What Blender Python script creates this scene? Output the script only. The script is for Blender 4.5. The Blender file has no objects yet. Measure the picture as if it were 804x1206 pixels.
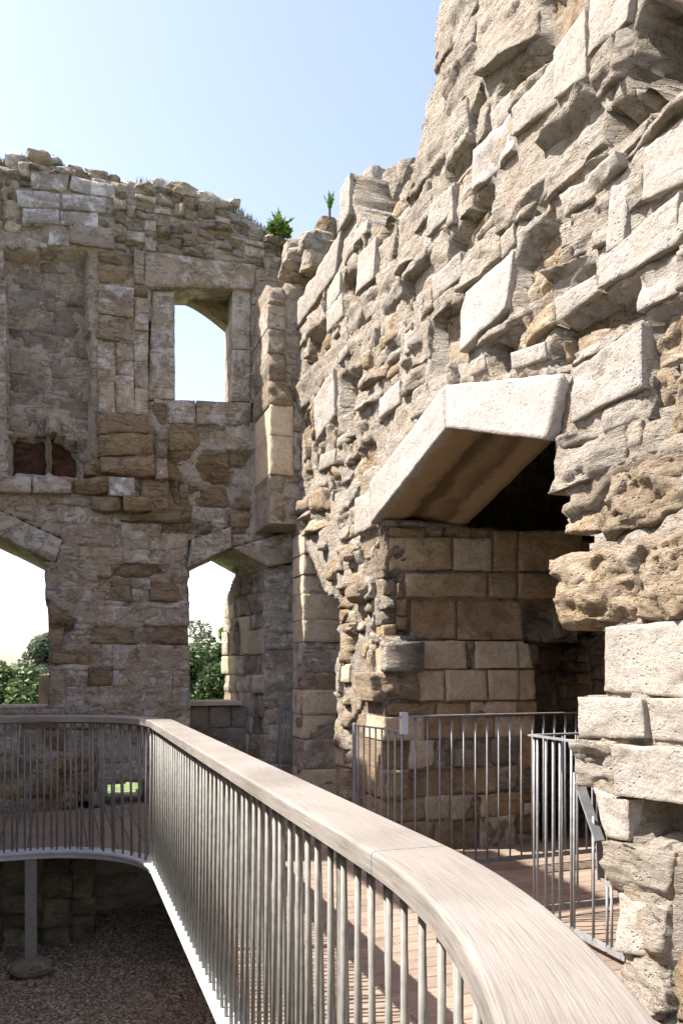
import bpy, math, random
import numpy as np

random.seed(11)
rng = np.random.default_rng(11)
scene = bpy.context.scene
COL = scene.collection

# ------------------------------------------------------------------ camera
FPX, CX, HY, EYE = 930.0, 402.0, 787.0, 1.5      # photo pixels (804 x 1206)
YAW = math.radians(19.8)
CY, SY = math.cos(YAW), math.sin(YAW)
cam_d = bpy.data.cameras.new('camera')
cam = bpy.data.objects.new('camera', cam_d)
COL.objects.link(cam)
cam.location = (0, 0, EYE)
cam.rotation_euler = (math.radians(90), 0, -YAW)
cam_d.sensor_fit = 'VERTICAL'
cam_d.sensor_height = 36
cam_d.lens = FPX / 1206 * 36
cam_d.shift_y = (HY - 603) / 1206
cam_d.clip_start = 0.05
cam_d.clip_end = 3000
scene.camera = cam

# ------------------------------------------------------------------ sky and sun
SUN_EL = math.radians(53.0)
SUN_H = np.array([-0.968, 0.25])                  # horizontal direction towards the sun
w = bpy.data.worlds.new('World')
scene.world = w
w.use_nodes = True
nt = w.node_tree
nt.nodes.clear()
sky = nt.nodes.new('ShaderNodeTexSky')
sky.sky_type = 'NISHITA'
sky.sun_disc = False
sky.sun_elevation = SUN_EL
sky.sun_rotation = math.atan2(SUN_H[0], SUN_H[1])
sky.air_density = 1.0
sky.dust_density = 1.6
sky.ozone_density = 1.0
bg = nt.nodes.new('ShaderNodeBackground')
bg.inputs['Strength'].default_value = 0.14
wo = nt.nodes.new('ShaderNodeOutputWorld')
wb = nt.nodes.new('ShaderNodeMix'); wb.data_type = 'RGBA'; wb.blend_type = 'MULTIPLY'; wb.inputs[0].default_value = 1.0
wb.inputs[7].default_value = (1.03, 0.86, 0.83, 1.0)      # the photograph's white balance
nt.links.new(sky.outputs[0], wb.inputs[6])
nt.links.new(wb.outputs[2], bg.inputs[0])
nt.links.new(bg.outputs[0], wo.inputs[0])
sd = bpy.data.lights.new('sun', 'SUN')
sd.energy = 4.0
sd.angle = math.radians(0.5)
sd.color = (1.0, 0.955, 0.89)
sun = bpy.data.objects.new('sun', sd)
COL.objects.link(sun)
from mathutils import Vector
_ts = Vector((SUN_H[0] * math.cos(SUN_EL), SUN_H[1] * math.cos(SUN_EL), math.sin(SUN_EL)))
sun.rotation_euler = _ts.to_track_quat('Z', 'Y').to_euler()
sun.location = (-10, 5, 20)
vs = scene.view_settings
vs.view_transform = 'Standard'
vs.look = 'None'
vs.gamma = 1.0
vs.exposure = 1.8
vs.use_curve_mapping = False
scene.cycles.max_bounces = 8
scene.cycles.diffuse_bounces = 5

# ------------------------------------------------------------------ pixel helpers
def ray(px, py):
    a = (px - CX) / FPX
    return np.array([CY * a + SY, CY - SY * a, (HY - py) / FPX])

XR, YB = 2.48, 9.0                                # fireplace wall plane, window wall plane
def on_x(px, py, x=XR):
    d = ray(px, py); t = x / d[0]
    return (d[1] * t, EYE + d[2] * t)
def on_y(px, py, y=YB):
    d = ray(px, py); t = y / d[1]
    return (d[0] * t, EYE + d[2] * t)
def on_z(px, py, z=0.0):
    d = ray(px, py); t = (z - EYE) / d[2]
    return (d[0] * t, d[1] * t)
def project(P):
    P = np.asarray(P, float)
    X = P[..., 0] * CY - P[..., 1] * SY
    Z = np.maximum(P[..., 0] * SY + P[..., 1] * CY, 0.05)
    return CX + FPX * X / Z, HY - FPX * (P[..., 2] - EYE) / Z, Z

# ------------------------------------------------------------------ noise
_g = rng.normal(size=(512, 3)); _g /= np.linalg.norm(_g, axis=1)[:, None]
_perm = rng.permutation(512)
def perlin(p):
    p = np.asarray(p, float)
    i = np.floor(p).astype(int); f = p - i
    u = f * f * f * (f * (f * 6 - 15) + 10)
    def h(a, b, c):
        return _g[_perm[(_perm[(_perm[(i[:, 0] + a) & 511] + i[:, 1] + b) & 511] + i[:, 2] + c) & 511]]
    def d(a, b, c):
        return np.einsum('ij,ij->i', h(a, b, c), f - np.array([a, b, c]))
    x00 = d(0,0,0) + u[:,0]*(d(1,0,0)-d(0,0,0)); x10 = d(0,1,0) + u[:,0]*(d(1,1,0)-d(0,1,0))
    x01 = d(0,0,1) + u[:,0]*(d(1,0,1)-d(0,0,1)); x11 = d(0,1,1) + u[:,0]*(d(1,1,1)-d(0,1,1))
    y0 = x00 + u[:,1]*(x10-x00); y1 = x01 + u[:,1]*(x11-x01)
    return (y0 + u[:,2]*(y1-y0)) * 1.6
def fbm(p, o=4, gain=0.5):
    s = np.zeros(len(p)); a = 1.0; q = np.array(p, float)
    for _ in range(o):
        s += a * perlin(q); q = q * 2.03 + 17.3; a *= gain
    return s
def ridged(p, o=4):
    s = np.zeros(len(p)); a = 1.0; q = np.array(p, float)
    for _ in range(o):
        s += a * (1 - 2 * np.abs(perlin(q))); q = q * 2.1 + 9.1; a *= 0.5
    return s * 0.55

# ------------------------------------------------------------------ object helpers
def mesh_np(name, V, quads, tris=None, smooth=True):
    me = bpy.data.meshes.new(name)
    V = np.asarray(V, np.float32)
    q = np.asarray(quads, np.int32).reshape(-1, 4)
    t = np.zeros((0, 3), np.int32) if tris is None or len(tris) == 0 else np.asarray(tris, np.int32).reshape(-1, 3)
    me.vertices.add(len(V)); me.vertices.foreach_set('co', V.ravel())
    nl = q.size + t.size
    me.loops.add(nl); me.loops.foreach_set('vertex_index', np.concatenate([q.ravel(), t.ravel()]))
    me.polygons.add(len(q) + len(t))
    st = np.concatenate([np.arange(len(q)) * 4, q.size + np.arange(len(t)) * 3]).astype(np.int32)
    me.polygons.foreach_set('loop_start', st)
    me.polygons.foreach_set('use_smooth', np.full(len(q) + len(t), bool(smooth)))
    me.update(calc_edges=True)
    me.validate()
    return me
def link(name, me, mat=None, parent=None):
    o = bpy.data.objects.new(name, me)
    COL.objects.link(o)
    if mat is not None and me is not None:
        if not me.materials: me.materials.append(mat)
    if parent is not None: o.parent = parent
    return o
def tag(o, label=None, cat=None, group=None, kind=None):
    if label: o['label'] = label
    if cat: o['category'] = cat
    if group: o['group'] = group
    if kind: o['kind'] = kind
    return o
def thing(name, label, cat, loc=(0, 0, 0), group=None):
    o = bpy.data.objects.new(name, None)
    o.empty_display_size = 0.1
    COL.objects.link(o)
    o.location = loc
    return tag(o, label, cat, group)
class MB:
    """collects vertices and faces for one mesh"""
    def __init__(s): s.v = []; s.q = []; s.t = []
    def add(s, V, Q=(), T=()):
        n = len(s.v); s.v += [tuple(map(float, p)) for p in V]
        s.q += [tuple(i + n for i in f) for f in Q]; s.t += [tuple(i + n for i in f) for f in T]
    def box(s, lo, hi):
        x0, y0, z0 = lo; x1, y1, z1 = hi
        s.add([(x0,y0,z0),(x1,y0,z0),(x1,y1,z0),(x0,y1,z0),(x0,y0,z1),(x1,y0,z1),(x1,y1,z1),(x0,y1,z1)],
              [(0,3,2,1),(4,5,6,7),(0,1,5,4),(1,2,6,5),(2,3,7,6),(3,0,4,7)])
    def bar(s, p0, p1, w, d=None, n=4, side=None, phase=None):
        """prism between two points: n=4 gives a flat bar w x d, otherwise a round rod of diameter w"""
        p0 = np.array(p0, float); p1 = np.array(p1, float); ax = p1 - p0; ax /= np.linalg.norm(ax)
        ref = np.array(side, float) if side is not None else (np.array([0, 0, 1.0]) if abs(ax[2]) < .9 else np.array([1.0, 0, 0]))
        u = ref - ax * ref.dot(ax); u /= np.linalg.norm(u); v = np.cross(ax, u)
        if n == 4:
            d = w if d is None else d
            prof = [(-w/2,-d/2),(w/2,-d/2),(w/2,d/2),(-w/2,d/2)]
        else:
            prof = [(w/2*math.cos(2*math.pi*k/n), w/2*math.sin(2*math.pi*k/n)) for k in range(n)]
        V = [p0 + u*a + v*b for a, b in prof] + [p1 + u*a + v*b for a, b in prof]
        Q = [(k, (k+1) % n, n+(k+1) % n, n+k) for k in range(n)]
        T = []
        if n == 4: Q += [(3,2,1,0),(4,5,6,7)]
        else:
            T += [(0, k+1, k) for k in range(1, n-1)] + [(n, n+k, n+k+1) for k in range(1, n-1)]
        s.add(V, Q, T)
    def build(s, name, mat, parent=None, smooth=False):
        return link(name, mesh_np(name, s.v, s.q if s.q else np.zeros((0, 4)), s.t, smooth), mat, parent)

# ------------------------------------------------------------------ materials
def new_mat(name):
    m = bpy.data.materials.new(name); m.use_nodes = True
    n = m.node_tree; n.nodes.clear()
    out = n.nodes.new('ShaderNodeOutputMaterial'); b = n.nodes.new('ShaderNodeBsdfPrincipled')
    n.links.new(b.outputs[0], out.inputs[0])
    return m, n, b
def N(n, t, **k):
    x = n.nodes.new(t)
    for a, v in k.items():
        if a in x.inputs: x.inputs[a].default_value = v
        else: setattr(x, a, v)
    return x
def ramp(n, stops, interp='LINEAR'):
    r = n.nodes.new('ShaderNodeValToRGB'); e = r.color_ramp; e.interpolation = interp
    while len(e.elements) < len(stops): e.elements.new(0.5)
    for el, (p, c) in zip(e.elements, stops):
        el.position = p; el.color = (*c, 1) if len(c) == 3 else c
    return r
def mixc(n, fac, a, b, mode='MIX'):
    m = n.nodes.new('ShaderNodeMix'); m.data_type = 'RGBA'; m.blend_type = mode
    for s, v in ((m.inputs[0], fac), (m.inputs[6], a), (m.inputs[7], b)):
        if hasattr(v, 'is_linked') or hasattr(v, 'links'): n.links.new(v, s)
        elif isinstance(v, (int, float)): s.default_value = v
        else: s.default_value = (*v, 1)
    return m.outputs[2]
def stone_mat(name, cols, lichen=None, lich_amt=0.5, spots=None, stain=None, stain_amt=0.0, bump=0.6, pit=0.5, bed=0.4, var=0.25, crack=0.6):
    m, n, b = new_mat(name)
    L = n.links.new
    tc = N(n, 'ShaderNodeTexCoord'); oi = N(n, 'ShaderNodeObjectInfo')
    off = N(n, 'ShaderNodeVectorMath', operation='SCALE'); off.inputs[0].default_value = (31.0, 17.0, 23.0)
    L(oi.outputs['Random'], off.inputs['Scale'])
    co = N(n, 'ShaderNodeVectorMath', operation='ADD'); L(tc.outputs['Object'], co.inputs[0]); L(off.outputs[0], co.inputs[1])
    def noise(scale, detail=6, rough=0.6, vec=None, dist=0.0):
        x = N(n, 'ShaderNodeTexNoise'); x.inputs['Scale'].default_value = scale; x.inputs['Detail'].default_value = detail
        x.inputs['Roughness'].default_value = rough; x.inputs['Distortion'].default_value = dist
        L(vec if vec is not None else co.outputs[0], x.inputs['Vector']); return x.outputs[0]
    base = ramp(n, [(0.28 + 0.44 * k / (len(cols) - 1), c) for k, c in enumerate(cols)])
    L(noise(2.6, 8, 0.65, dist=0.4), base.inputs[0])
    col = base.outputs[0]
    # fine mottling
    mot = ramp(n, [(0.3, (0.62, 0.61, 0.59)), (0.5, (1.0, 1.0, 1.0)), (0.7, (1.22, 1.21, 1.19))]); L(noise(22, 10, 0.8), mot.inputs[0])
    col = mixc(n, 1.0, col, mot.outputs[0], 'MULTIPLY')
    # stone-to-stone variation
    vr = N(n, 'ShaderNodeMapRange'); vr.inputs['To Min'].default_value = 1 - var; vr.inputs['To Max'].default_value = 1 + var * 0.75
    L(oi.outputs['Random'], vr.inputs[0])
    cv = N(n, 'ShaderNodeCombineXYZ'); L(vr.outputs[0], cv.inputs[0]); L(vr.outputs[0], cv.inputs[1]); L(vr.outputs[0], cv.inputs[2])
    col = mixc(n, 1.0, col, cv.outputs[0], 'MULTIPLY')
    if stain is not None:
        sr = ramp(n, [(0.5, (0, 0, 0)), (0.68, (1, 1, 1))]); L(noise(1.9, 5, 0.6, dist=0.8), sr.inputs[0])
        sm = N(n, 'ShaderNodeMath', operation='MULTIPLY'); L(sr.outputs[0], sm.inputs[0]); sm.inputs[1].default_value = stain_amt
        col = mixc(n, sm.outputs[0], col, stain)
    if lichen is not None:
        la = ramp(n, [(0.49, (0, 0, 0)), (0.56, (1, 1, 1))]); L(noise(4.5, 12, 0.78, vec=tc.outputs['Object'], dist=0.3), la.inputs[0])
        lm = N(n, 'ShaderNodeMath', operation='MULTIPLY'); L(la.outputs[0], lm.inputs[0]); lm.inputs[1].default_value = lich_amt
        col = mixc(n, lm.outputs[0], col, lichen)
    if spots is not None:
        vo = N(n, 'ShaderNodeTexVoronoi'); vo.inputs['Scale'].default_value = 26; vo.inputs['Randomness'].default_value = 1.0
        L(co.outputs[0], vo.inputs['Vector'])
        sp = ramp(n, [(0.16, (1, 1, 1)), (0.24, (0, 0, 0))]); L(vo.outputs['Distance'], sp.inputs[0])
        sg = ramp(n, [(0.5, (0, 0, 0)), (0.62, (1, 1, 1))]); L(noise(3.3, 3), sg.inputs[0])
        sx = mixc(n, 1.0, sp.outputs[0], sg.outputs[0], 'MULTIPLY')
        col = mixc(n, sx, col, spots)
    L(col, b.inputs['Base Color'])
    b.inputs['Roughness'].default_value = 0.92
    b.inputs['Specular IOR Level'].default_value = 0.15
    # relief: grain, pits, bedding
    mp = N(n, 'ShaderNodeMapping'); mp.inputs['Scale'].default_value = (1.6, 1.6, 9.0); L(co.outputs[0], mp.inputs[0])
    bedn = noise(3.4, 8, 0.7, vec=mp.outputs[0], dist=0.6)
    grain = noise(45, 8, 0.75)
    coarse = noise(11, 8, 0.65)
    vp = N(n, 'ShaderNodeTexVoronoi'); vp.inputs['Scale'].default_value = 34; L(co.outputs[0], vp.inputs['Vector'])
    pr = ramp(n, [(0.10, (0, 0, 0)), (0.27, (1, 1, 1))]); L(vp.outputs['Distance'], pr.inputs[0])
    pg = ramp(n, [(0.46, (1, 1, 1)), (0.60, (0, 0, 0))]); L(noise(4.0, 4), pg.inputs[0])
    pm = N(n, 'ShaderNodeMath', operation='MAXIMUM'); L(pr.outputs[0], pm.inputs[0]); L(pg.outputs[0], pm.inputs[1])
    def mad(a, k, c=None):
        x = N(n, 'ShaderNodeMath', operation='MULTIPLY_ADD'); L(a, x.inputs[0]); x.inputs[1].default_value = k
        if c is None: x.inputs[2].default_value = 0
        else: L(c, x.inputs[2])
        return x.outputs[0]
    mp2 = N(n, 'ShaderNodeMapping'); mp2.inputs['Scale'].default_value = (1.0, 1.0, 3.2); mp2.inputs['Rotation'].default_value = (0.12, -0.10, 0); L(co.outputs[0], mp2.inputs[0])
    ck = noise(2.3, 7, 0.62, vec=mp2.outputs[0], dist=1.0)
    cr = ramp(n, [(0.478, (1, 1, 1)), (0.497, (0, 0, 0)), (0.503, (0, 0, 0)), (0.522, (1, 1, 1))]); L(ck, cr.inputs[0])
    ck2 = noise(5.5, 6, 0.6, dist=0.8)
    cg = ramp(n, [(0.44, (0, 0, 0)), (0.56, (1, 1, 1))]); L(ck2, cg.inputs[0])
    cm = N(n, 'ShaderNodeMath', operation='MAXIMUM'); L(cr.outputs[0], cm.inputs[0]); L(cg.outputs[0], cm.inputs[1])
    hgt = mad(cm.outputs[0], crack, mad(pm.outputs[0], pit * 0.85, mad(bedn, bed, mad(coarse, 0.9, mad(grain, 0.5)))))
    bp = N(n, 'ShaderNodeBump'); bp.inputs['Strength'].default_value = bump; bp.inputs['Distance'].default_value = 0.05
    L(hgt, bp.inputs['Height']); L(bp.outputs[0], b.inputs['Normal'])
    return m

M = {}
# sunlit limestone of the fireplace wall
M['A'] = stone_mat('limestone_ashlar', [(0.286, 0.244, 0.197), (0.361, 0.323, 0.273), (0.395, 0.361, 0.315)], lichen=(0.31,0.295,0.27), lich_amt=0.6, bump=0.7, pit=1.0, bed=0.25, var=0.13, crack=0.22)
M['S'] = stone_mat('limestone_bedded', [(0.33,0.265,0.195),(0.42,0.365,0.295),(0.46,0.42,0.36)], lichen=(0.37,0.35,0.31), lich_amt=0.4, bump=1.0, pit=0.9, bed=1.3, var=0.13, crack=1.0)
M['R'] = stone_mat('limestone_eroded', [(0.27,0.195,0.12),(0.37,0.295,0.205),(0.44,0.375,0.285)], stain=(0.30,0.20,0.105), stain_amt=0.5, bump=1.0, pit=1.0, bed=0.9, var=0.2)
M['P'] = stone_mat('limestone_pale', [(0.324, 0.284, 0.248), (0.378, 0.342, 0.306), (0.405, 0.373, 0.342)], bump=0.55, pit=0.9, bed=0.05, var=0.08, crack=0.08)
M['SC'] = stone_mat('limestone_core', [(0.31,0.245,0.175),(0.40,0.345,0.275),(0.45,0.41,0.35)], lichen=(0.39,0.37,0.33), lich_amt=0.5, stain=(0.33,0.235,0.14), stain_amt=0.5, bump=1.0, pit=1.0, bed=1.2, var=0.0, crack=1.0)
# shaded, lichened stone of the window wall
M['G'] = stone_mat('lichened_stone', [(0.29, 0.215, 0.145), (0.37, 0.295, 0.215), (0.44, 0.375, 0.3)], lichen=(0.55,0.51,0.47), lich_amt=0.7, spots=(0.52,0.50,0.46), stain=(0.17,0.14,0.115), stain_amt=0.6, bump=0.8, pit=0.7, bed=0.3, var=0.16)
M['O'] = stone_mat('ochre_stone', [(0.2, 0.13, 0.07), (0.31, 0.218, 0.125), (0.39, 0.3, 0.195)], lichen=(0.33,0.28,0.22), lich_amt=0.4, bump=1.0, pit=0.9, bed=0.9, var=0.22)
M['W'] = stone_mat('white_lichen_stone', [(0.240,0.204,0.174),(0.312,0.276,0.246),(0.396,0.372,0.348)], lichen=(0.62,0.60,0.58), lich_amt=0.85, bump=0.6, pit=0.5, bed=0.2, var=0.15)
M['K'] = stone_mat('rubble_stone', [(0.24, 0.175, 0.11), (0.35, 0.275, 0.19), (0.44, 0.375, 0.3)], lichen=(0.36,0.34,0.30), lich_amt=0.5, spots=(0.45,0.43,0.39), bump=1.0, pit=0.8, bed=0.6, var=0.28)
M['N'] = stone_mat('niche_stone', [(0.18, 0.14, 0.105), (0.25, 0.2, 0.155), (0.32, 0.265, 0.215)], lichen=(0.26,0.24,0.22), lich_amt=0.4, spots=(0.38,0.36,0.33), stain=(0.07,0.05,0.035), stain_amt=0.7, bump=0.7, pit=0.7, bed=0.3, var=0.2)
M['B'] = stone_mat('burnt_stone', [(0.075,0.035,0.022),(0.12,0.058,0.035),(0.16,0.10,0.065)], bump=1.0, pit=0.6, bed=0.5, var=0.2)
# fireplace jamb
M['T'] = stone_mat('jamb_stone', [(0.378,0.295,0.195),(0.484,0.389,0.271),(0.531,0.454,0.336)], bump=0.5, pit=0.7, bed=0.25, var=0.12)
M['D'] = stone_mat('brown_jamb_stone', [(0.25, 0.175, 0.1), (0.35, 0.255, 0.155), (0.43, 0.335, 0.22)], stain=(0.27,0.15,0.065), stain_amt=0.6, bump=0.7, pit=0.6, bed=0.4, var=0.2)
M['C'] = stone_mat('mortar_core', [(0.19,0.14,0.09),(0.27,0.21,0.145),(0.33,0.27,0.20)], bump=1.0, pit=0.9, bed=0.4, var=0.0)
M['CG'] = stone_mat('grey_mortar', [(0.28, 0.21, 0.145), (0.36, 0.29, 0.215), (0.43, 0.37, 0.295)], lichen=(0.40,0.37,0.34), lich_amt=0.6, bump=.9, pit=.8, bed=.3, var=0.0)
M['M'] = stone_mat('mossy_stone', [(0.148, 0.123, 0.078), (0.245, 0.21, 0.14), (0.332, 0.288, 0.21)], stain=(0.12,0.125,0.055), stain_amt=0.6, bump=1.0, pit=0.7, bed=0.4, var=0.3)

# ------------------------------------------------------------------ stones
def frame(O, es, ez, en):
    return tuple(np.array(v, float) for v in (O, es, ez, en))
def stone_geo(quad, fr, hf, hb, kind, res, seed, amp=None, gap=0.006, tilt=None):
    """one weathered block: quad = 4 (s,z) corners, hf front height over the plane, hb back height"""
    O, es, ez, en = fr
    q = np.array(quad, float)
    Lu = (np.linalg.norm(q[1]-q[0]) + np.linalg.norm(q[2]-q[3])) / 2
    Lv = (np.linalg.norm(q[3]-q[0]) + np.linalg.norm(q[2]-q[1])) / 2
    r = {'R': .02, 'O': .014, 'K': .02, 'S': .012, 'M': .03, 'B': .02}.get(kind, .006)
    r = min(r, Lu * .3, Lv * .3)
    def samples(L):
        n = int(np.clip(L / res, 2, 34)); e = min(r * .45, L * .2) / L
        return np.concatenate([[0], np.linspace(e, 1 - e, n + 1), [1]])
    us, vs_ = samples(Lu), samples(Lv)
    nu, nv = len(us), len(vs_)
    U, Vv = np.meshgrid(us, vs_, indexing='ij'); U = U.ravel(); Vv = Vv.ravel()
    gu, gv = np.clip(gap / Lu, -.1, .1), np.clip(gap / Lv, -.1, .1)
    u = gu + U * (1 - 2 * gu); v = gv + Vv * (1 - 2 * gv)
    P = ((1-u)*(1-v))[:, None]*q[0] + (u*(1-v))[:, None]*q[1] + (u*v)[:, None]*q[2] + ((1-u)*v)[:, None]*q[3]
    sd_ = np.array([seed * 3.71 % 97, seed * 1.37 % 89, seed * 7.77 % 83])
    p3 = np.c_[P, np.zeros(len(P))] + sd_
    wob = {'R': .03, 'O': .018, 'K': .025, 'S': .014, 'M': .025, 'B': .02}.get(kind, .006)
    wob = min(wob, Lu * .12, Lv * .12)
    P = P + wob * np.c_[fbm(p3 * 5, 3), fbm(p3 * 5 + 40, 3)]
    e = np.minimum.reduce([U * Lu, (1 - U) * Lu, Vv * Lv, (1 - Vv) * Lv])
    chip = np.maximum(0, fbm(p3 * 6 + 11, 2)) * 1.8
    re = r * (1 + chip)
    h = hf - re * .9 * (1 - np.clip(e / re, 0, 1)) ** 2
    if tilt is None: tilt = rng.normal(0, .02, 2) if kind in 'ROKSMB' else rng.normal(0, .006, 2)
    h = h + (U - .5) * tilt[0] * 2 + (Vv - .5) * tilt[1] * 2
    if kind in 'RKMOBS':
        nf = 5
        cen_ = rng.uniform(0, 1, (nf, 2)); cq = np.stack([(1-cen_[:,0])*(1-cen_[:,1]), cen_[:,0]*(1-cen_[:,1]), cen_[:,0]*cen_[:,1], (1-cen_[:,0])*cen_[:,1]], 1) @ q
        sl = rng.normal(0, .20 if kind != 'S' else .06, (nf, 2)); of = rng.uniform(0, .02, nf)
        Pn = P + .02*np.c_[fbm(p3*9+70, 2), fbm(p3*9+90, 2)]
        fac = np.min(of + ((Pn[:, None, :]-cq[None])*sl[None]).sum(-1), axis=1)
        h = h + np.clip(fac - np.percentile(fac, 65), *((-.05, .03) if kind != 'S' else (-.022, .015)))
    if kind in 'RKMOB':
        A_ = .035 if amp is None else amp
        k = p3 * np.array([4.0, 6.0, 1])
        h = h + A_ * (ridged(k, 4) * .45 + .6 * fbm(p3 * np.array([6, 13, 1]) + 5, 4))
        h = h + A_ * .35 * ridged(p3 * np.array([14, 26, 1]), 4)
    elif kind in 'S':
        A_ = .022 if amp is None else amp
        st = fbm(p3 * np.array([2.2, 12, 1]) + 5, 4)
        h = h + A_ * (st + .8 * fbm(p3 * 5, 3) + .35 * np.sign(fbm(p3 * np.array([1.6, 7, 1]) + 9, 2)))
    else:
        A_ = .006 if amp is None else amp
        h = h + A_ * (fbm(p3 * 6, 4) + .5 * ridged(p3 * 17, 3))
        # broken corners and scars
        sc = fbm(p3 * 2.6 + 60, 3)
        h = h - np.clip(sc - .55, 0, .5) * .07
    V = O + P[:, :1] * es + P[:, 1:] * ez + h[:, None] * en
    idx = np.arange(nu * nv).reshape(nu, nv)
    Q = np.stack([idx[:-1, :-1], idx[1:, :-1], idx[1:, 1:], idx[:-1, 1:]], -1).reshape(-1, 4)
    loop = np.concatenate([idx[:-1, 0], idx[-1, :-1], idx[1:, -1][::-1], idx[0, 1:][::-1]])
    cen = P.mean(0)
    Pb = cen + (P[loop] - cen) * .985
    Vb = O + Pb[:, :1] * es + Pb[:, 1:] * ez + hb * en
    nb = len(V); ln = len(loop)
    k = np.arange(ln); k2 = (k + 1) % ln
    Qs = np.stack([loop[k2], loop[k], nb + k, nb + k2], -1)
    V = np.concatenate([V, Vb])
    nrm = np.cross(V[idx[-1, 0]] - V[idx[0, 0]], V[idx[0, -1]] - V[idx[0, 0]])
    Q = np.concatenate([Q, Qs])
    if nrm.dot(en) < 0: Q = Q[:, ::-1]
    return V, Q

class Face:
    """one wall face: keeps which cells still need a stone, and the stones placed on it"""
    def __init__(s, fr, s0, s1, z0, z1, cell=.02, back=.03):
        s.back = back; s.flush = 1.0
        s.fr = fr; s.s0, s.z0, s.cell = s0, z0, cell
        s.ns, s.nz = int((s1-s0)/cell), int((z1-z0)/cell)
        gs, gz = np.meshgrid(s0 + (np.arange(s.ns)+.5)*cell, z0 + (np.arange(s.nz)+.5)*cell, indexing='ij')
        s.gs, s.gz = gs, gz
        s.solid = np.zeros((s.ns, s.nz), bool); s.free = s.solid.copy()
        s.items = []
        s.depth = np.full((s.ns, s.nz), -back)
    def front(s, a, z):
        i = np.clip(((a-s.s0)/s.cell).astype(int), 0, s.ns-1); j = np.clip(((z-s.z0)/s.cell).astype(int), 0, s.nz-1)
        return s.depth[i, j]
    def inpoly(s, poly):
        p = np.array(poly, float); r = np.zeros(s.gs.shape, bool)
        for i in range(len(p)):
            a, b = p[i], p[i-1]
            if a[1] == b[1]: continue
            c = (a[1] > s.gz) != (b[1] > s.gz)
            r ^= c & (s.gs < (b[0]-a[0])*(s.gz-a[1])/(b[1]-a[1]) + a[0])
        return r
    def body(s, poly): m = s.inpoly(poly); s.solid |= m; s.free |= m
    def cut(s, poly): m = s.inpoly(poly); s.solid &= ~m; s.free &= ~m
    def view_mask(s, margin=160):
        O, es, ez, en = s.fr
        P = O + s.gs[..., None]*es + s.gz[..., None]*ez
        X = P[..., 0]*CY - P[..., 1]*SY; Z = P[..., 0]*SY + P[..., 1]*CY
        px = CX + FPX*X/np.maximum(Z, .1); py = HY - FPX*(P[..., 2]-EYE)/np.maximum(Z, .1)
        return (Z > .3) & (px > -margin) & (px < 804+margin) & (py > -margin) & (py < 1206+margin)
    def stone(s, quad, hf=.0, hb=-.2, kind='A', amp=None, gap=.004, tilt=None, claim=True, through=False):
        m = s.inpoly(quad)
        if through: s.solid &= ~m
        if claim: s.free &= ~m
        if claim or hf < -.02: s.depth[m] = np.minimum(hf, .01) - s.back - (.02 if kind in 'RKMOB' else 0)
        if hf < -.05 and claim: gap = -.015
        s.items.append(dict(quad=quad, hf=hf*(s.flush if hf > 0 else 1), hb=hb, kind=kind, amp=amp, gap=gap, tilt=tilt))
    def fill(s, zone=None, wr=(.2, .5), hr=(.16, .28), kinds='A', proud=(-.01, .02), hb=-.2, courses=None, gap=.004, jit=.010, holes=0.0, zone_h=0.0, minw=.07, minh=.05, amp=None):
        free = s.free if zone is None else (s.free & zone)
        free = free & s.view_mask()
        c = s.cell
        cnt = 0
        while cnt < 4000:
            cnt += 1
            k = int(np.argmax(free.T))           # lowest row first, then along it
            j, i = divmod(k, s.ns)
            if not free[i, j]: break
            wc = max(2, int(rng.uniform(*wr)/c)); 
            if courses is not None:
                z = s.z0 + j*c
                nxt = [q for q in courses if q > z + .045]
                hc = max(2, int(round(((nxt[0] if nxt else z+.2) - z)/c)))
                if rng.random() < .08 and len(nxt) > 1: hc = int(round((nxt[1]-z)/c))
            else: hc = max(2, int(rng.uniform(*hr)/c))
            i1 = i
            while i1 < s.ns and free[i1, j] and i1-i < wc: i1 += 1
            rest = i1
            while rest < s.ns and free[rest, j] and rest-i1 < int(.12/c): rest += 1
            if rest-i1 < int(.12/c): i1 = rest
            j1 = j+1
            while j1 < s.nz and j1-j < hc and free[i:i1, j1].mean() > .97: j1 += 1
            rest = j1
            while rest < s.nz and rest-j1 < int(.07/c) and free[i:i1, rest].all(): rest += 1
            if rest-j1 < int(.07/c): j1 = rest
            free[i:i1, j:j1] = False
            s.free[i:i1, j:j1] = False
            if (i1-i)*c < minw or (j1-j)*c < minh: continue
            a0, a1, b0, b1 = s.s0+i*c, s.s0+i1*c, s.z0+j*c, s.z0+j1*c
            g = lambda: rng.uniform(-jit, jit)
            s.stone([(a0+g(), b0+g()), (a1+g(), b0+g()), (a1+g(), b1+g()), (a0+g(), b1+g())], zone_h+rng.uniform(*proud)-(rng.uniform(.06, .13) if rng.random() < holes else 0), hb, kinds[rng.integers(len(kinds))], amp=amp, gap=gap, claim=False)

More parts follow.
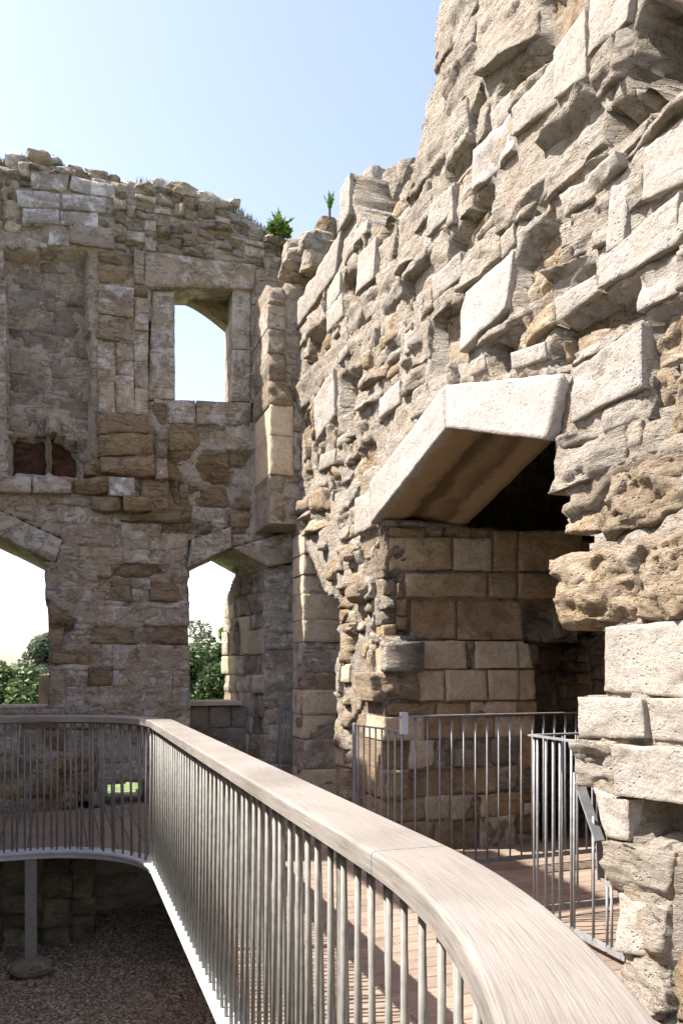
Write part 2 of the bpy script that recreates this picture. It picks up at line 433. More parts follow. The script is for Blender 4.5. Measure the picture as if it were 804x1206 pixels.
def core_geo(fr, solid, s0, z0, cell, front, back, noise_amp=.014, step=2):
    """thick masonry core behind the stones: coarse cells of the solid mask, extruded from front() to back()"""
    O, es, ez, en = fr
    ns, nz = solid.shape[0]//step, solid.shape[1]//step
    S = solid[:ns*step, :nz*step].reshape(ns, step, nz, step).mean((1, 3)) > .5
    c = cell*step
    I, J = np.meshgrid(np.arange(ns+1), np.arange(nz+1), indexing='ij')
    s = s0+I.ravel()*c; z = z0+J.ravel()*c
    p = np.c_[s, z, np.zeros(len(s))]
    s2 = s + .012*perlin(p*9); z2 = z + .012*perlin(p*9+30)
    hf = front(s, z) + noise_amp*fbm(p*5, 4) + .7*noise_amp*ridged(p*13, 3); hb = back(s, z)
    Vf = O + s2[:, None]*es + z2[:, None]*ez + hf[:, None]*en
    Vb = O + s2[:, None]*es + z2[:, None]*ez + hb[:, None]*en
    n = len(s); id_ = np.arange(n).reshape(ns+1, nz+1)
    ii, jj = np.nonzero(S)
    a, b, d, e = id_[ii, jj], id_[ii+1, jj], id_[ii+1, jj+1], id_[ii, jj+1]
    Q = [np.stack([a, b, d, e], -1), np.stack([a+n, e+n, d+n, b+n], -1)]
    Sp = np.pad(S, 1)
    def side(m, u, v):
        k = np.nonzero(m)
        if len(k[0]): Q.append(np.stack([u(*k), v(*k), v(*k)+n, u(*k)+n], -1))
    side(S & ~Sp[1:-1, :-2], lambda i, j: id_[i+1, j], lambda i, j: id_[i, j])
    side(S & ~Sp[1:-1, 2:], lambda i, j: id_[i, j+1], lambda i, j: id_[i+1, j+1])
    side(S & ~Sp[:-2, 1:-1], lambda i, j: id_[i, j], lambda i, j: id_[i, j+1])
    side(S & ~Sp[2:, 1:-1], lambda i, j: id_[i+1, j+1], lambda i, j: id_[i+1, j])
    Q = np.concatenate(Q)
    if np.cross(es, ez).dot(en) < 0: Q = Q[:, ::-1]
    V = np.concatenate([Vf, Vb])
    used = np.unique(Q); mp = -np.ones(len(V), int); mp[used] = np.arange(len(used))
    return V[used], mp[Q]

SEED = [0]
def place_stones(faces, parent, limit=290, name='stone', tint=None):
    """largest in the picture become parts of their own, the rest one joined part"""
    rec = []
    for f in faces:
        O, es, ez, en = f.fr
        for it in f.items:
            c = np.array(it['quad']); P = O + c[:, :1]*es + c[:, 1:]*ez
            px, py, Z = project(P)
            ins = (px.max() > 0) and (px.min() < 804) and (py.max() > 0) and (py.min() < 1206)
            ar = (px.max()-px.min())*(py.max()-py.min())*(1 if ins else .05)
            rec.append((-ar, len(rec), f, it, Z.mean(), ins))
    rec.sort(key=lambda r: (r[0], r[1]))
    late = {}
    for k, (ar, _, f, it, Z, ins) in enumerate(rec):
        SEED[0] += 1
        res = max(.012, Z*(4.2 if ins else 12)/FPX)
        V, Q = stone_geo(it['quad'], f.fr, it['hf'], it['hb'], it['kind'], res, SEED[0], it['amp'], it['gap'], it['tilt'])
        mat = M[it['kind']]
        if k < limit:
            link(name, mesh_np(name, V, Q), mat, parent)
        else:
            late.setdefault(it['kind'], []).append((V, Q))
    for kd, lst in late.items():
        n = 0; Vs = []; Qs = []
        for V, Q in lst: Vs.append(V); Qs.append(Q+n); n += len(V)
        o = link('small_stones', mesh_np('small_stones', np.concatenate(Vs), np.concatenate(Qs)), M[kd], parent)
        o['kind'] = 'stuff'
    return len(rec)

def rock_geo(c, size, seed, sub=2, rough=.35):
    import bmesh
    bm = bmesh.new(); bmesh.ops.create_icosphere(bm, subdivisions=sub, radius=1)
    V = np.array([v.co[:] for v in bm.verts]); T = np.array([[v.index for v in f.verts] for f in bm.faces]); bm.free()
    sd_ = np.array([seed*3.1 % 91, seed*1.7 % 87, seed*5.3 % 79])
    r2 = np.random.default_rng(seed+5)
    pn = r2.normal(size=(13, 3)); pn /= np.linalg.norm(pn, axis=1)[:, None]
    pn = np.concatenate([pn, np.eye(3), -np.eye(3)]); pd = np.concatenate([r2.uniform(.72, 1.0, 13), r2.uniform(.75, .95, 6)])
    dt = V @ pn.T; rad = np.min(np.where(dt > .05, pd/np.maximum(dt, .05), 9), axis=1)
    V = V*np.minimum(rad, 1.25)[:, None]
    V = V*(1+.4*rough*fbm(V*2.3+sd_, 4)[:, None])
    return np.array(c)+V*np.array(size)/2*.9, T

# ================================================================== FIREPLACE WALL (right)
FRX = frame((XR, 0, 0), (0, 1, 0), (0, 0, 1), (-1, 0, 0))
def rq(*pts): return [on_x(*p) for p in pts]
fw = thing('ruined_wall', 'sunlit tall limestone wall with pointed fireplace opening, on the right', 'wall', (XR+.4, 5, 0))
fw_inv = Vector(fw.location)
fx = Face(FRX, -2.6, 8.5, -.2, 7.0)
fx.flush = .4
fx.body([(-2.5,-.2),(8.42,-.2),(8.42,5.45),(8.0,5.5),(7.4,5.47),(6.86,5.55),(6.84,5.90),(6.62,5.95),(6.55,5.6),(6.35,5.35),(6.0,5.12),(5.6,5.1),(5.35,5.2),(5.22,5.36),(5.15,5.55),(5.02,5.62),(5.0,5.95),(4.86,6.15),(4.7,6.5),(4.2,6.7),(3.2,6.75),(1.5,6.6),(-2.5,6.2)])
OPEN = [(651,518),(648,580),(664,577),(668,588),(655,600),(655,622),(672,630),(694,628),(696,640),(653,663),(651,718),(670,741),(708,741),(709,815),(684,820),(681,926),(700,934),(716,985),(722,1040),(729,1100),(738,1170),(745,1260)]
FAR = [(413,1090),(412,935),(411,850),(421,836),(432,800),(454,790),(455,755),(440,742),(446,700),(436,672),(440,640),(447,614)]
fx.cut([on_x(*p) for p in ([(531,504)]+OPEN+FAR)])
fx.cut([on_x(*p) for p in [(358,648),(358,1100),(393,1100),(393,780),(399,758),(396,706),(380,700),(366,664)]])
# ---- traced blocks, px corners bottom-left, bottom-right, top-right, top-left in the picture
def z4(*p): return [on_x(480+a/2.481, b/2.481) for a, b in p]
def z3(*p): return [on_x(330+a/1.696, 180+b/1.696) for a, b in p]
def za(*p): return [on_x(600+a/3.94, b/3.94) for a, b in p]
def zb(*p): return [on_x(600+a/3.94, 200+b/3.94) for a, b in p]
def zn(*p): return [on_x(560+a/3.295, 500+b/3.295) for a, b in p]
def z7(*p): return [on_x(600+a/3.77, 820+b/3.77) for a, b in p]
def zl(*p): return [on_x(340+a/3.655, 380+b/3.655) for a, b in p]
def zt(*p): return [on_x(340+a/3.655, 180+b/3.655) for a, b in p]
S_ = fx.stone
# near jamb, top to bottom
S_(zn((285,275),(580,150),(585,0),(292,122)), .03, -.9, 'S')
S_(zn((584,155),(645,128),(650,-25),(586,0)), .0, -.3, 'S')
S_(zn((505,455),(804,330),(804,75),(512,190)), -.02, -.7, 'R', amp=.06)
S_(zn((318,420),(446,408),(440,315),(308,345)), -.06, -.5, 'R', amp=.05)
S_(zn((445,430),(508,400),(510,205),(440,300)), -.08, -.5, 'R', amp=.05)
S_(zn((345,800),(636,745),(655,452),(303,530)), .05, -.9, 'R', amp=.055)
S_(zn((640,760),(1000,740),(1000,340),(655,450)), .03, -.7, 'R', amp=.06)
S_(zn((492,1040),(940,1075),(940,740),(500,785)), .02, -1.0, 'A', amp=.008)
S_(z7((312,190),(612,192),(612,5),(315,2)), .05, -1.0, 'A', amp=.012)
S_(z7((618,200),(1050,235),(1050,0),(616,8)), .03, -.5, 'A', amp=.008)
S_(z7((305,402),(474,432),(472,194),(300,186)), .05, -1.0, 'S', amp=.035)
S_(z7((482,440),(1060,520),(1060,240),(470,208)), .07, -.9, 'A', amp=.010)
S_(z7((425,632),(540,650),(552,455),(366,405)), .02, -.9, 'A', amp=.014)
S_(z7((545,645),(1000,700),(1000,500),(550,462)), -.16, -.7, 'R', amp=.03)
S_(z7((440,872),(708,912),(716,695),(428,628)), .04, -.9, 'S', amp=.022)
S_(z7((708,912),(1000,1000),(1000,700),(712,682)), -.06, -.9, 'S', amp=.025)
S_(z7((488,1135),(598,1160),(604,925),(480,866)), .02, -.9, 'A', amp=.016)
S_(z7((598,1150),(708,1162),(710,905),(602,895)), .03, -.9, 'S', amp=.025)
S_(z7((500,1400),(720,1420),(712,1165),(492,1135)), .01, -.9, 'S', amp=.03)
S_(z7((722,1420),(980,1500),(980,1010),(712,915)), -.05, -.9, 'R', amp=.04)
# beside and above the lintel
S_(z3((580,540),(728,470),(730,335),(580,432)), .03, -.9, 'A')
S_(z3((735,438),(860,385),(860,245),(731,322)), -.07, -.5, 'R', amp=.05)
S_(z3((733,520),(790,455),(785,425),(735,440)), -.10, -.5, 'R', amp=.05)
S_(z3((730,590),(860,510),(860,400),(792,440)), -.01, -.5, 'R', amp=.05)
S_(z3((718,322),(795,282),(797,188),(715,242)), .02, -.5, 'A', amp=.012)
S_(z3((640,276),(800,182),(860,60),(635,212)), .04, -.5, 'A', amp=.010)
S_(z3((552,345),(640,278),(634,242),(550,290)), .04, -.5, 'A')
S_(z3((530,432),(716,320),(716,244),(552,348)), -.20, -.6, 'R', amp=.02)
S_(z3((562,425),(680,345),(676,315),(566,370)), -.08, -.3, 'R', amp=.04, claim=False)
S_(z3((530,432),(562,412),(562,372),(530,388)), -.07, -.3, 'R', amp=.04, claim=False)
S_(z3((462,435),(530,410),(530,375),(462,400)), .02, -.5, 'A')
S_(z3((415,437),(462,428),(466,352),(412,378)), -.13, -.5, 'R', amp=.05)
S_(z3((378,448),(412,432),(412,400),(376,418)), .03, -.5, 'A')
S_(z3((463,398),(548,345),(548,288),(466,350)), .0, -.5, 'R', amp=.025)
S_(z3((396,392),(548,288),(545,262),(400,370)), .04, -.5, 'S')
S_(z3((368,402),(458,312),(467,194),(362,288)), .06, -.5, 'P')
S_(z3((466,312),(532,268),(532,168),(470,200)), -.15, -.6, 'R', amp=.07)
S_(z3((535,262),(632,205),(632,185),(535,240)), .0, -.5, 'S', amp=.03)
S_(z3((300,442),(366,408),(362,296),(300,335)), -.17, -.6, 'R', amp=.06)
S_(z3((262,432),(300,410),(298,330),(258,358)), .0, -.5, 'S', amp=.04)
S_(z3((362,280),(436,212),(432,140),(358,205)), .02, -.5, 'S')
# upper right
S_(z4((570,819),(795,690),(804,555),(560,765)), .04, -.5, 'A', amp=.010)
S_(z4((690,590),(900,500),(900,270),(692,432)), .03, -.5, 'A', amp=.010)
S_(z4((636,470),(900,235),(900,150),(636,448)), .05, -.5, 'S')
S_(z4((468,640),(634,488),(634,448),(458,572)), .09, -.5, 'A', amp=.012)
S_(z4((570,432),(680,350),(690,262),(575,322)), -.18, -.6, 'R', amp=.06)
S_(z4((690,345),(760,300),(770,245),(694,262)), -.20, -.6, 'R', amp=.05)
S_(z4((620,248),(900,235),(900,10),(660,25)), -.34, -.8, 'D', amp=.015)
S_(z4((545,290),(612,240),(614,100),(542,185)), .05, -.6, 'S')
S_(z4((612,245),(640,235),(668,40),(616,95)), .05, -.7, 'S', amp=.015)
S_(z4((540,175),(648,60),(662,-30),(536,-20)), .04, -.5, 'A', amp=.010)
S_(z4((430,292),(529,228),(528,22),(432,150)), .05, -.5, 'A', amp=.012)
S_(z4((386,185),(526,22),(526,-60),(386,-40)), -.06, -.5, 'R', amp=.03)
S_(z4((376,492),(560,312),(535,242),(378,420)), -.02, -.5, 'S', amp=.035)
S_(z4((312,402),(430,300),(430,168),(310,322)), .03, -.5, 'A', amp=.012)
S_(z4((194,562),(308,442),(310,320),(196,440)), .045, -.5, 'P')
S_(z4((262,292),(384,180),(384,105),(262,256)), -.14, -.5, 'D', amp=.01)
S_(z4((172,412),(206,330),(214,240),(172,340)), -.12, -.5, 'R', amp=.04)
S_(z4((216,235),(382,102),(382,-60),(216,-10)), .03, -.5, 'S', amp=.02)
S_(z4((408,602),(575,425),(560,330),(408,488)), .03, -.5, 'S', amp=.02)
S_(z4((345,645),(405,590),(402,555),(345,620)), -.12, -.4, 'R', amp=.03)
S_(z4((262,690),(345,640),(402,500),(262,570)), .0, -.5, 'S', amp=.03)
S_(z4((120,762),(232,640),(236,538),(120,700)), -.13, -.5, 'R', amp=.03)
S_(z4((68,690),(140,652),(142,540),(64,602)), .04, -.5, 'A')
S_(z4((335,812),(452,735),(412,612),(330,690)), -.15, -.6, 'R', amp=.06)
# far upper part
S_(zt((40,760),(205,520),(232,330),(45,640)), .05, -.5, 'A', amp=.009)
S_(zt((225,340),(272,265),(275,85),(232,160)), .07, -.45, 'A', amp=.009)
S_(zt((300,620),(385,540),(385,360),(308,440)), .08, -.4, 'A', amp=.009)
S_(zt((295,400),(352,345),(350,285),(298,330)), .08, -.4, 'A')
S_(zt((230,720),(305,620),(300,485),(225,560)), -.10, -.5, 'R', amp=.05)
S_(zt((80,877),(165,800),(160,705),(85,800)), -.12, -.5, 'R', amp=.05)
S_(zl((60,235),(165,105),(160,10),(60,170)), -.12, -.5, 'R', amp=.05)
S_(zl((30,400),(215,185),(215,75),(30,290)), .05, -.5, 'S', amp=.012)
S_(zl((115,515),(205,400),(205,190),(118,330)), .05, -.4, 'A', amp=.012)
S_(zl((215,390),(308,345),(305,190),(215,220)), -.13, -.5, 'R', amp=.06)
S_(zt((690,465),(804,330),(804,250),(690,385)), -.12, -.5, 'R', amp=.03)
S_(zt((605,370),(720,260),(722,120),(610,250)), .06, -.5, 'A', amp=.010)
S_(zt((615,860),(745,740),(745,620),(615,720)), -.15, -.5, 'R', amp=.05)
S_(zl((615,210),(760,115),(735,10),(610,60)), -.14, -.5, 'R', amp=.04)
S_(zl((290,915),(368,880),(370,715),(288,760)), .05, -.5, 'A')
S_(zl((205,840),(280,770),(300,640),(205,720)), -.02, -.5, 'S', amp=.03)
S_(zl((255,690),(355,600),(350,500),(255,600)), -.08, -.5, 'R', amp=.05)
S_(zl((395,420),(480,345),(482,245),(398,330)), .04, -.5, 'P')
S_(zl((310,390),(395,320),(420,225),(315,290)), .03, -.5, 'S', amp=.03)
S_(zl((90,830),(170,800),(160,700),(90,740)), .06, -.5, 'R', amp=.03)
S_(zl((20,840),(85,800),(85,750),(20,790)), .06, -.5, 'R', amp=.03)
S_(zl((45,930),(170,870),(160,830),(50,850)), -.02, -.5, 'R', amp=.04)
S_(zl((140,640),(205,610),(205,540),(140,570)), .05, -.4, 'A')
# lintel area is claimed so that no filler lands there
LINT_L = [(442,617),(531.5,504.5),(530.5,455),(441,571)]
LINT_R = [(531.5,504.5),(651,518),(672,441),(530.5,455)]
fx.free &= ~fx.inpoly([on_x(*p) for p in LINT_L]); fx.free &= ~fx.inpoly([on_x(*p) for p in LINT_R])
fx.solid &= ~fx.inpoly([on_x(*p) for p in LINT_L]); fx.solid &= ~fx.inpoly([on_x(*p) for p in LINT_R])
# filler: rough rubble low and far, coursed blocks above and near
gsx, gzx = fx.gs, fx.gz
rub = (gsx > 5.5) & (gzx < 4.3)
cx_ = list(np.cumsum([-.2]+[.25, .22, .27, .21, .24, .19, .26]*5))
fx.fill(rub & (gzx < 1.8), wr=(.2, .45), hr=(.18, .28), kinds='RSST', proud=(-.03, .02), hb=-.35, minw=.1, minh=.07)
fx.fill(rub & (gzx >= 1.8), wr=(.26, .65), hr=(.12, .22), kinds='RRSSS', proud=(-.05, .025), hb=-.3, holes=.10, minw=.12, minh=.08)
fx.fill((gsx > 4.4) & ~rub, wr=(.3, .75), courses=cx_, kinds='SSSSA', proud=(-.015, .02), hb=-.3, holes=.08, minw=.12, minh=.08)
fx.fill(None, wr=(.35, .85), courses=cx_, kinds='SSSA', proud=(-.012, .015), hb=-.3, holes=.04, minw=.12, minh=.08)
link('wall_core', mesh_np('wall_core', *core_geo(FRX, fx.solid, fx.s0, fx.z0, fx.cell,
     fx.front, lambda s, z: np.where(z > 2.6, -.80, np.where(s > 4.8, -.34, -.95)), noise_amp=.026)), M['SC'], fw)

# lintel of two slanting stones with a hollowed soffit
m_, n_, b_ = new_mat('lintel_stone')
def soot_lintel():
    m = stone_mat('lintel_stone', [(0.31,0.27,0.225),(0.365,0.325,0.285),(0.40,0.365,0.325)], lichen=(0.32,0.305,0.285), lich_amt=.5, bump=.5, pit=1.0, bed=.05, var=.05, crack=.04)
    n = m.node_tree; L = n.links.new
    b = [x for x in n.nodes if x.type == 'BSDF_PRINCIPLED'][0]
    src = b.inputs['Base Color'].links[0].from_socket
    tc = N(n, 'ShaderNodeTexCoord'); sp = N(n, 'ShaderNodeSeparateXYZ'); L(tc.outputs['Object'], sp.inputs[0])
    nz = N(n, 'ShaderNodeTexNoise'); nz.inputs['Scale'].default_value = 5; nz.inputs['Detail'].default_value = 5; L(tc.outputs['Object'], nz.inputs['Vector'])
    ad = N(n, 'ShaderNodeMath', operation='MULTIPLY_ADD'); L(nz.outputs[0], ad.inputs[0]); ad.inputs[1].default_value = .22; L(sp.outputs[0], ad.inputs[2])
    # soot: a dark streak inside the hollow of the soffit, tan smoke over the rest of the depth
    x0 = XR + .11
    mr = N(n, 'ShaderNodeMapRange'); mr.inputs['From Min'].default_value = x0; mr.inputs['From Max'].default_value = x0+.86; L(ad.outputs[0], mr.inputs[0])
    tan = ramp(n, [(0.0, (0, 0, 0)), (0.06, (1, 1, 1))]); L(mr.outputs[0], tan.inputs[0])
    c1 = mixc(n, tan.outputs[0], src, (0.35, 0.255, 0.15))
    so = ramp(n, [(0.26, (0, 0, 0)), (0.34, (.85, .85, .85)), (0.44, (.75, .75, .75)), (0.52, (.2, .2, .2)), (0.62, (.55, .55, .55)), (0.68, (.7, .7, .7)), (0.74, (0, 0, 0))])
    L(mr.outputs[0], so.inputs[0])
    c2 = mixc(n, so.outputs[0], c1, (0.085, 0.06, 0.04))
    L(c2, b.inputs['Base Color'])
    return m
bpy.data.materials.remove(m_)
M['L'] = soot_lintel()
def lintel(q, name='lintel_stone'):
    """q: on-plane corners lower-far, lower-apex, upper-apex, upper-far; hollow-moulded underside"""
    q = np.array(q); D = .86
    prof = [(0, 0), (-.02, -.004), (-.10, .0), (-.22, .012), (-.27, .03), (-.34, .055), (-.44, .06), (-.54, .05), (-.60, .022), (-.66, .004), (-.78, 0), (-D, .01)]
    nl = 26
    V = []; rows = 0
    hs = []
    for k in range(nl+1):
        t = k/nl
        lo = q[0]*(1-t)+q[1]*t; hi = q[3]*(1-t)+q[2]*t
        ring = []
        for v in np.linspace(1, 0, 14)[:-1]: ring.append((0.045, lo+(hi-lo)*v))
        for h, up in prof: ring.append((.045+h, lo+np.array([0, up])))
        for v in np.linspace(.15, 1, 6): ring.append((.045-D, lo+(hi-lo)*v))
        V += ring; rows = len(ring)
    h = np.array([v[0] for v in V]); P = np.array([v[1] for v in V])
    p3 = np.c_[P*5, h*5]
    h = h + .006*fbm(p3, 3); P = P + .005*np.c_[fbm(p3+20, 3), fbm(p3+50, 3)]
    X = np.c_[XR-h, P[:, 0], P[:, 1]]
    id_ = np.arange(len(X)).reshape(nl+1, rows)
    Q = np.stack([id_[:-1, :-1], id_[1:, :-1], id_[1:, 1:], id_[:-1, 1:]], -1).reshape(-1, 4)
    Q = np.concatenate([Q, np.stack([id_[:-1, -1], id_[1:, -1], id_[1:, 0], id_[:-1, 0]], -1)])
    n = len(X); X = np.concatenate([X, X[id_[0]].mean(0)[None], X[id_[-1]].mean(0)[None]])
    T = [(n, id_[0, k], id_[0, (k+1) % rows]) for k in range(rows)] + [(n+1, id_[-1, (k+1) % rows], id_[-1, k]) for k in range(rows)]
    me = mesh_np(name, X, Q, T)
    import bmesh
    bm = bmesh.new(); bm.from_mesh(me); bmesh.ops.recalc_face_normals(bm, faces=bm.faces); bm.to_mesh(me); bm.free()
    return link(name, me, M['L'], fw)
ql = np.array([on_x(*p) for p in LINT_L]); qr = np.array([on_x(*p) for p in LINT_R])
ql[1][0] += .004; ql[2][0] += .004
lintel(ql)
lintel([qr[1]+(0, 0), qr[0]-(.004, 0), qr[3]-(.004, 0), qr[2]])

# far jamb of the fireplace (faces the camera)
YJ = 5.95
FRJ = frame((0, YJ, 0), (1, 0, 0), (0, 0, 1), (0, -1, 0))
fj = Face(FRJ, 2.2, 4.8, -.1, 4.6, back=.022)
fj.body([(2.50, -.1), (4.02, -.1), (3.95, .9), (4.0, 1.7), (4.4, 1.75), (4.6, 2.2), (4.6, 2.68), (2.50, 2.72)])
def zj(*p): return [on_y(400+a/3.35, 600+b/3.35, YJ) for a, b in p]
J = fj.stone
J(zj((195,245),(442,238),(440,110),(200,110)), -.0, -.4, 'D', amp=.012)
J(zj((446,240),(598,245),(598,112),(448,112)), .01, -.4, 'T', amp=.006)
J(zj((604,245),(700,245),(700,85),(606,82)), .0, -.4, 'D', amp=.012)
J(zj((704,245),(960,245),(960,80),(704,84)), .0, -.4, 'D', amp=.015)
J(zj((262,345),(582,345),(580,250),(255,252)), .01, -.4, 'D', amp=.012)
J(zj((586,348),(700,350),(700,252),(586,250)), .0, -.4, 'D', amp=.012)
J(zj((704,352),(960,352),(960,252),(704,252)), .0, -.4, 'D', amp=.015)
J(zj((285,512),(464,514),(464,352),(288,352)), -.03, -.4, 'D', amp=.02)
J(zj((470,515),(728,515),(726,358),(470,352)), -.03, -.4, 'D', amp=.02)
J(zj((734,515),(860,515),(860,358),(732,358)), -.12, -.4, 'K', amp=.05)
J(zj((190,632),(262,630),(262,516),(190,516)), .015, -.4, 'S', amp=.015)
J(zj((264,628),(500,628),(498,518),(266,518)), .01, -.4, 'T', amp=.006)
J(zj((534,628),(704,628),(702,518),(534,518)), .0, -.4, 'T', amp=.006)
J(zj((706,626),(762,624),(745,530),(706,518)), -.01, -.4, 'T', amp=.012)
J(zj((130,752),(300,758),(300,640),(125,640)), .01, -.4, 'R', amp=.04)
J(zj((302,754),(412,754),(412,634),(302,634)), .0, -.4, 'T', amp=.008)
J(zj((416,754),(580,752),(580,632),(416,632)), .02, -.4, 'T', amp=.005)
J(zj((584,752),(703,752),(703,632),(584,632)), .02, -.4, 'T', amp=.006)
J(zj((706,752),(772,752),(770,632),(706,632)), .0, -.4, 'T', amp=.012)
J(zj((190,815),(385,815),(385,762),(180,762)), -.03, -.4, 'D', amp=.01)
J(zj((388,815),(512,815),(512,760),(390,760)), -.03, -.4, 'D', amp=.01)
J(zj((516,812),(700,812),(700,756),(516,756)), .01, -.4, 'T', amp=.006)
fj.fill(fj.gz < 1.3, wr=(.16, .5), hr=(.12, .26), kinds='DTKD', proud=(-.06, .01), hb=-.4, courses=[.22, .42, .66, .9, 1.08, 1.3])
fj.fill(None, wr=(.12, .3), hr=(.08, .16), kinds='DKR', proud=(-.05, .02), hb=-.3)
jc = core_geo(FRJ, fj.solid, fj.s0, fj.z0, fj.cell, fj.front, lambda s, z: -1.05+0*s)
link('jamb_core', mesh_np('jamb_core', *jc), M['C'], fw)

# broken corner stones between the wall face and the far jamb
def rock(c, size, kind, seed, parent, name='stone', rough=.16, sub=3):
    V, T = rock_geo(c, size, seed, sub, rough)
    return link(name, mesh_np(name, V, np.zeros((0, 4)), T, False), M[kind], parent)
for k, (px, py, x, sz, kd) in enumerate([
    (418,700,2.42,(.34,.40,.22),'R'),(404,650,2.40,(.28,.30,.2),'R'),(440,728,2.55,(.34,.3,.28),'R'),(412,742,2.47,(.3,.36,.18),'R'),
    (437,690,2.55,(.24,.2,.2),'K'),(385,672,2.42,(.2,.3,.26),'R'),(374,640,2.42,(.2,.28,.2),'S'),(446,808,2.55,(.22,.2,.2),'P'),
    (430,655,2.5,(.2,.26,.14),'R'),(425,765,2.46,(.16,.26,.22),'R'),(400,724,2.44,(.2,.24,.14),'O')]):
    y, z = on_x(px, py, x)
    rock((x+.08, y, z), sz, kd, 40+k, fw)

# chamber behind the fireplace: rear wall, side walls, vault
FRC = frame((4.75, 0, 0), (0, 1, 0), (0, 0, 1), (-1, 0, 0))
fc = Face(FRC, 2.4, 7.4, -.1, 4.6)
fc.body([(2.4,-.1),(7.4,-.1),(7.4,4.6),(2.4,4.6)])
fc.fill(None, wr=(.14, .4), hr=(.1, .2), kinds='DKDD', proud=(-.06, .03), hb=-.25)
link('chamber_core', mesh_np('chamber_core', *core_geo(FRC, fc.solid, fc.s0, fc.z0, fc.cell, fc.front, lambda s, z: -.6+0*s)), M['C'], fw)
FRC2 = frame((0, 6.85, 0), (1, 0, 0), (0, 0, 1), (0, -1, 0))
fc2 = Face(FRC2, 3.2, 4.9, -.1, 4.6)
fc2.body([(3.2,2.3),(3.8,2.3),(3.8,-.1),(4.9,-.1),(4.9,4.6),(3.2,4.6)])
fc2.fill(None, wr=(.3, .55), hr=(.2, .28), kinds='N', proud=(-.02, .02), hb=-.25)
link('chamber_core', mesh_np('chamber_core', *core_geo(FRC2, fc2.solid, fc2.s0, fc2.z0, fc2.cell, fc2.front, lambda s, z: -.6+0*s)), M['C'], fw)
mb = MB(); mb.box((3.3, 2.35, 4.45), (5.3, 7.4, 4.8)); mb.build('vault_slab', M['C'], fw)
mb = MB(); mb.box((3.3, 5.86, -.12), (4.8, 7.0, -.04)); mb.build('chamber_floor', M['C'], fw)
mb = MB(); mb.box((3.45, 2.35, -.1), (5.3, 2.75, 4.45)); mb.build('chamber_side', M['C'], fw)

# corner pier between the two walls, above the window lintel
FRP = frame((0, 8.3, 0), (1, 0, 0), (0, 0, 1), (0, -1, 0))
fp = Face(FRP, 2.1, 2.7, 3.0, 6.0)
zs = [3.12, 3.32, 3.5]
def pq(x0, x1, z0, z1): return [(x0, z0), (x1, z0), (x1, z1), (x0, z1)]
for z0, z1, x0, hf, kd in [(3.10,3.30,2.19,-.03,'K'),(3.30,3.60,2.17,-.02,'K'),(3.60,4.02,2.16,.03,'T'),(4.02,4.35,2.16,.03,'T'),(4.35,4.62,2.15,.02,'R'),(4.62,4.92,2.15,.0,'K'),(4.92,5.18,2.15,.0,'G'),(5.18,5.44,2.14,.0,'G'),(5.44,5.66,2.14,.0,'K')]:
    xs = 2.34 if kd in 'GK' else 2.42
    fp.stone(pq(x0, xs, z0, z1), hf, -.68, kd, gap=.001, tilt=(.0, .0))
    fp.stone(pq(xs, 2.6, z0+.07, z1+.07), hf-.03, -.68, 'G' if kd in 'GT' else kd, gap=.001, tilt=(.0, .0))
mb = MB(); mb.box((2.175, 8.33, 3.08), (2.6, 9.05, 5.6)); mb.build('pier_core', M['CG'], fw)
# door stub and its reveal, below
FRS = frame((0, 8.05, 0), (1, 0, 0), (0, 0, 1), (0, -1, 0))
fs = Face(FRS, 2.4, 3.4, -.1, 3.0)
zz = [-.1, .42, .74, 1.0, 1.27, 1.78, 2.02, 2.3, 2.5, 2.72, 2.95]
for k in range(len(zz)-1):
    fs.stone(pq(2.465, 2.98, zz[k], zz[k+1]), rng.uniform(-.02, .02), -.42, 'TGTTGTTTTT'[k], amp=.008)
    fs.stone(pq(2.985, 3.35, zz[k]+.05, zz[k+1]+.05), rng.uniform(-.03, 0), -.42, 'DTGG'[k % 4], amp=.012)
# rubble on the broken wall heads beside the corner
for k in range(16):
    px, py = 336+k*4.2, 0
    top = np.interp(px, [334, 345, 360, 385, 402], [292, 285, 262, 258, 262])
    py = top + random.uniform(2, 60)
    y = random.uniform(8.0, 8.8)
    x, z = on_y(px, py, y)
    if x < 2.12: continue
    rock((x+.14, y, z-.05), (random.uniform(.34, .6), random.uniform(.3, .5), random.uniform(.26, .46)), random.choice('KRSS'), 100+k, fw)
mb = MB(); mb.box((2.62, 6.9, 5.2), (3.1, 8.9, 5.72)); mb.build('wall_head', M['C'], fw)
# broken inner leaf behind the notch in the wall head
for k, (px, py, x, sz, kd) in enumerate([(430,222,2.75,(.3,.3,.5),'A'),(455,225,2.85,(.4,.45,.5),'S'),(440,255,2.75,(.35,.5,.4),'S'),(466,262,2.75,(.35,.5,.4),'R'),(430,285,2.68,(.3,.5,.35),'R'),(455,295,2.65,(.3,.55,.3),'R'),(477,235,2.6,(.3,.3,.3),'S'),(483,265,2.58,(.25,.22,.22),'K'),(471,290,2.6,(.3,.3,.2),'S'),(470,212,2.95,(.4,.5,.4),'S')]):
    y, z = on_x(px, py, x)
    rock((x+.1, y, z), sz, kd, 150+k, fw, rough=.12)
# out-of-line masonry continuing at the near top
nfw = place_stones([fx, fj, fp, fs], fw, 295)
place_stones([fc, fc2], fw, 4, name='stone')

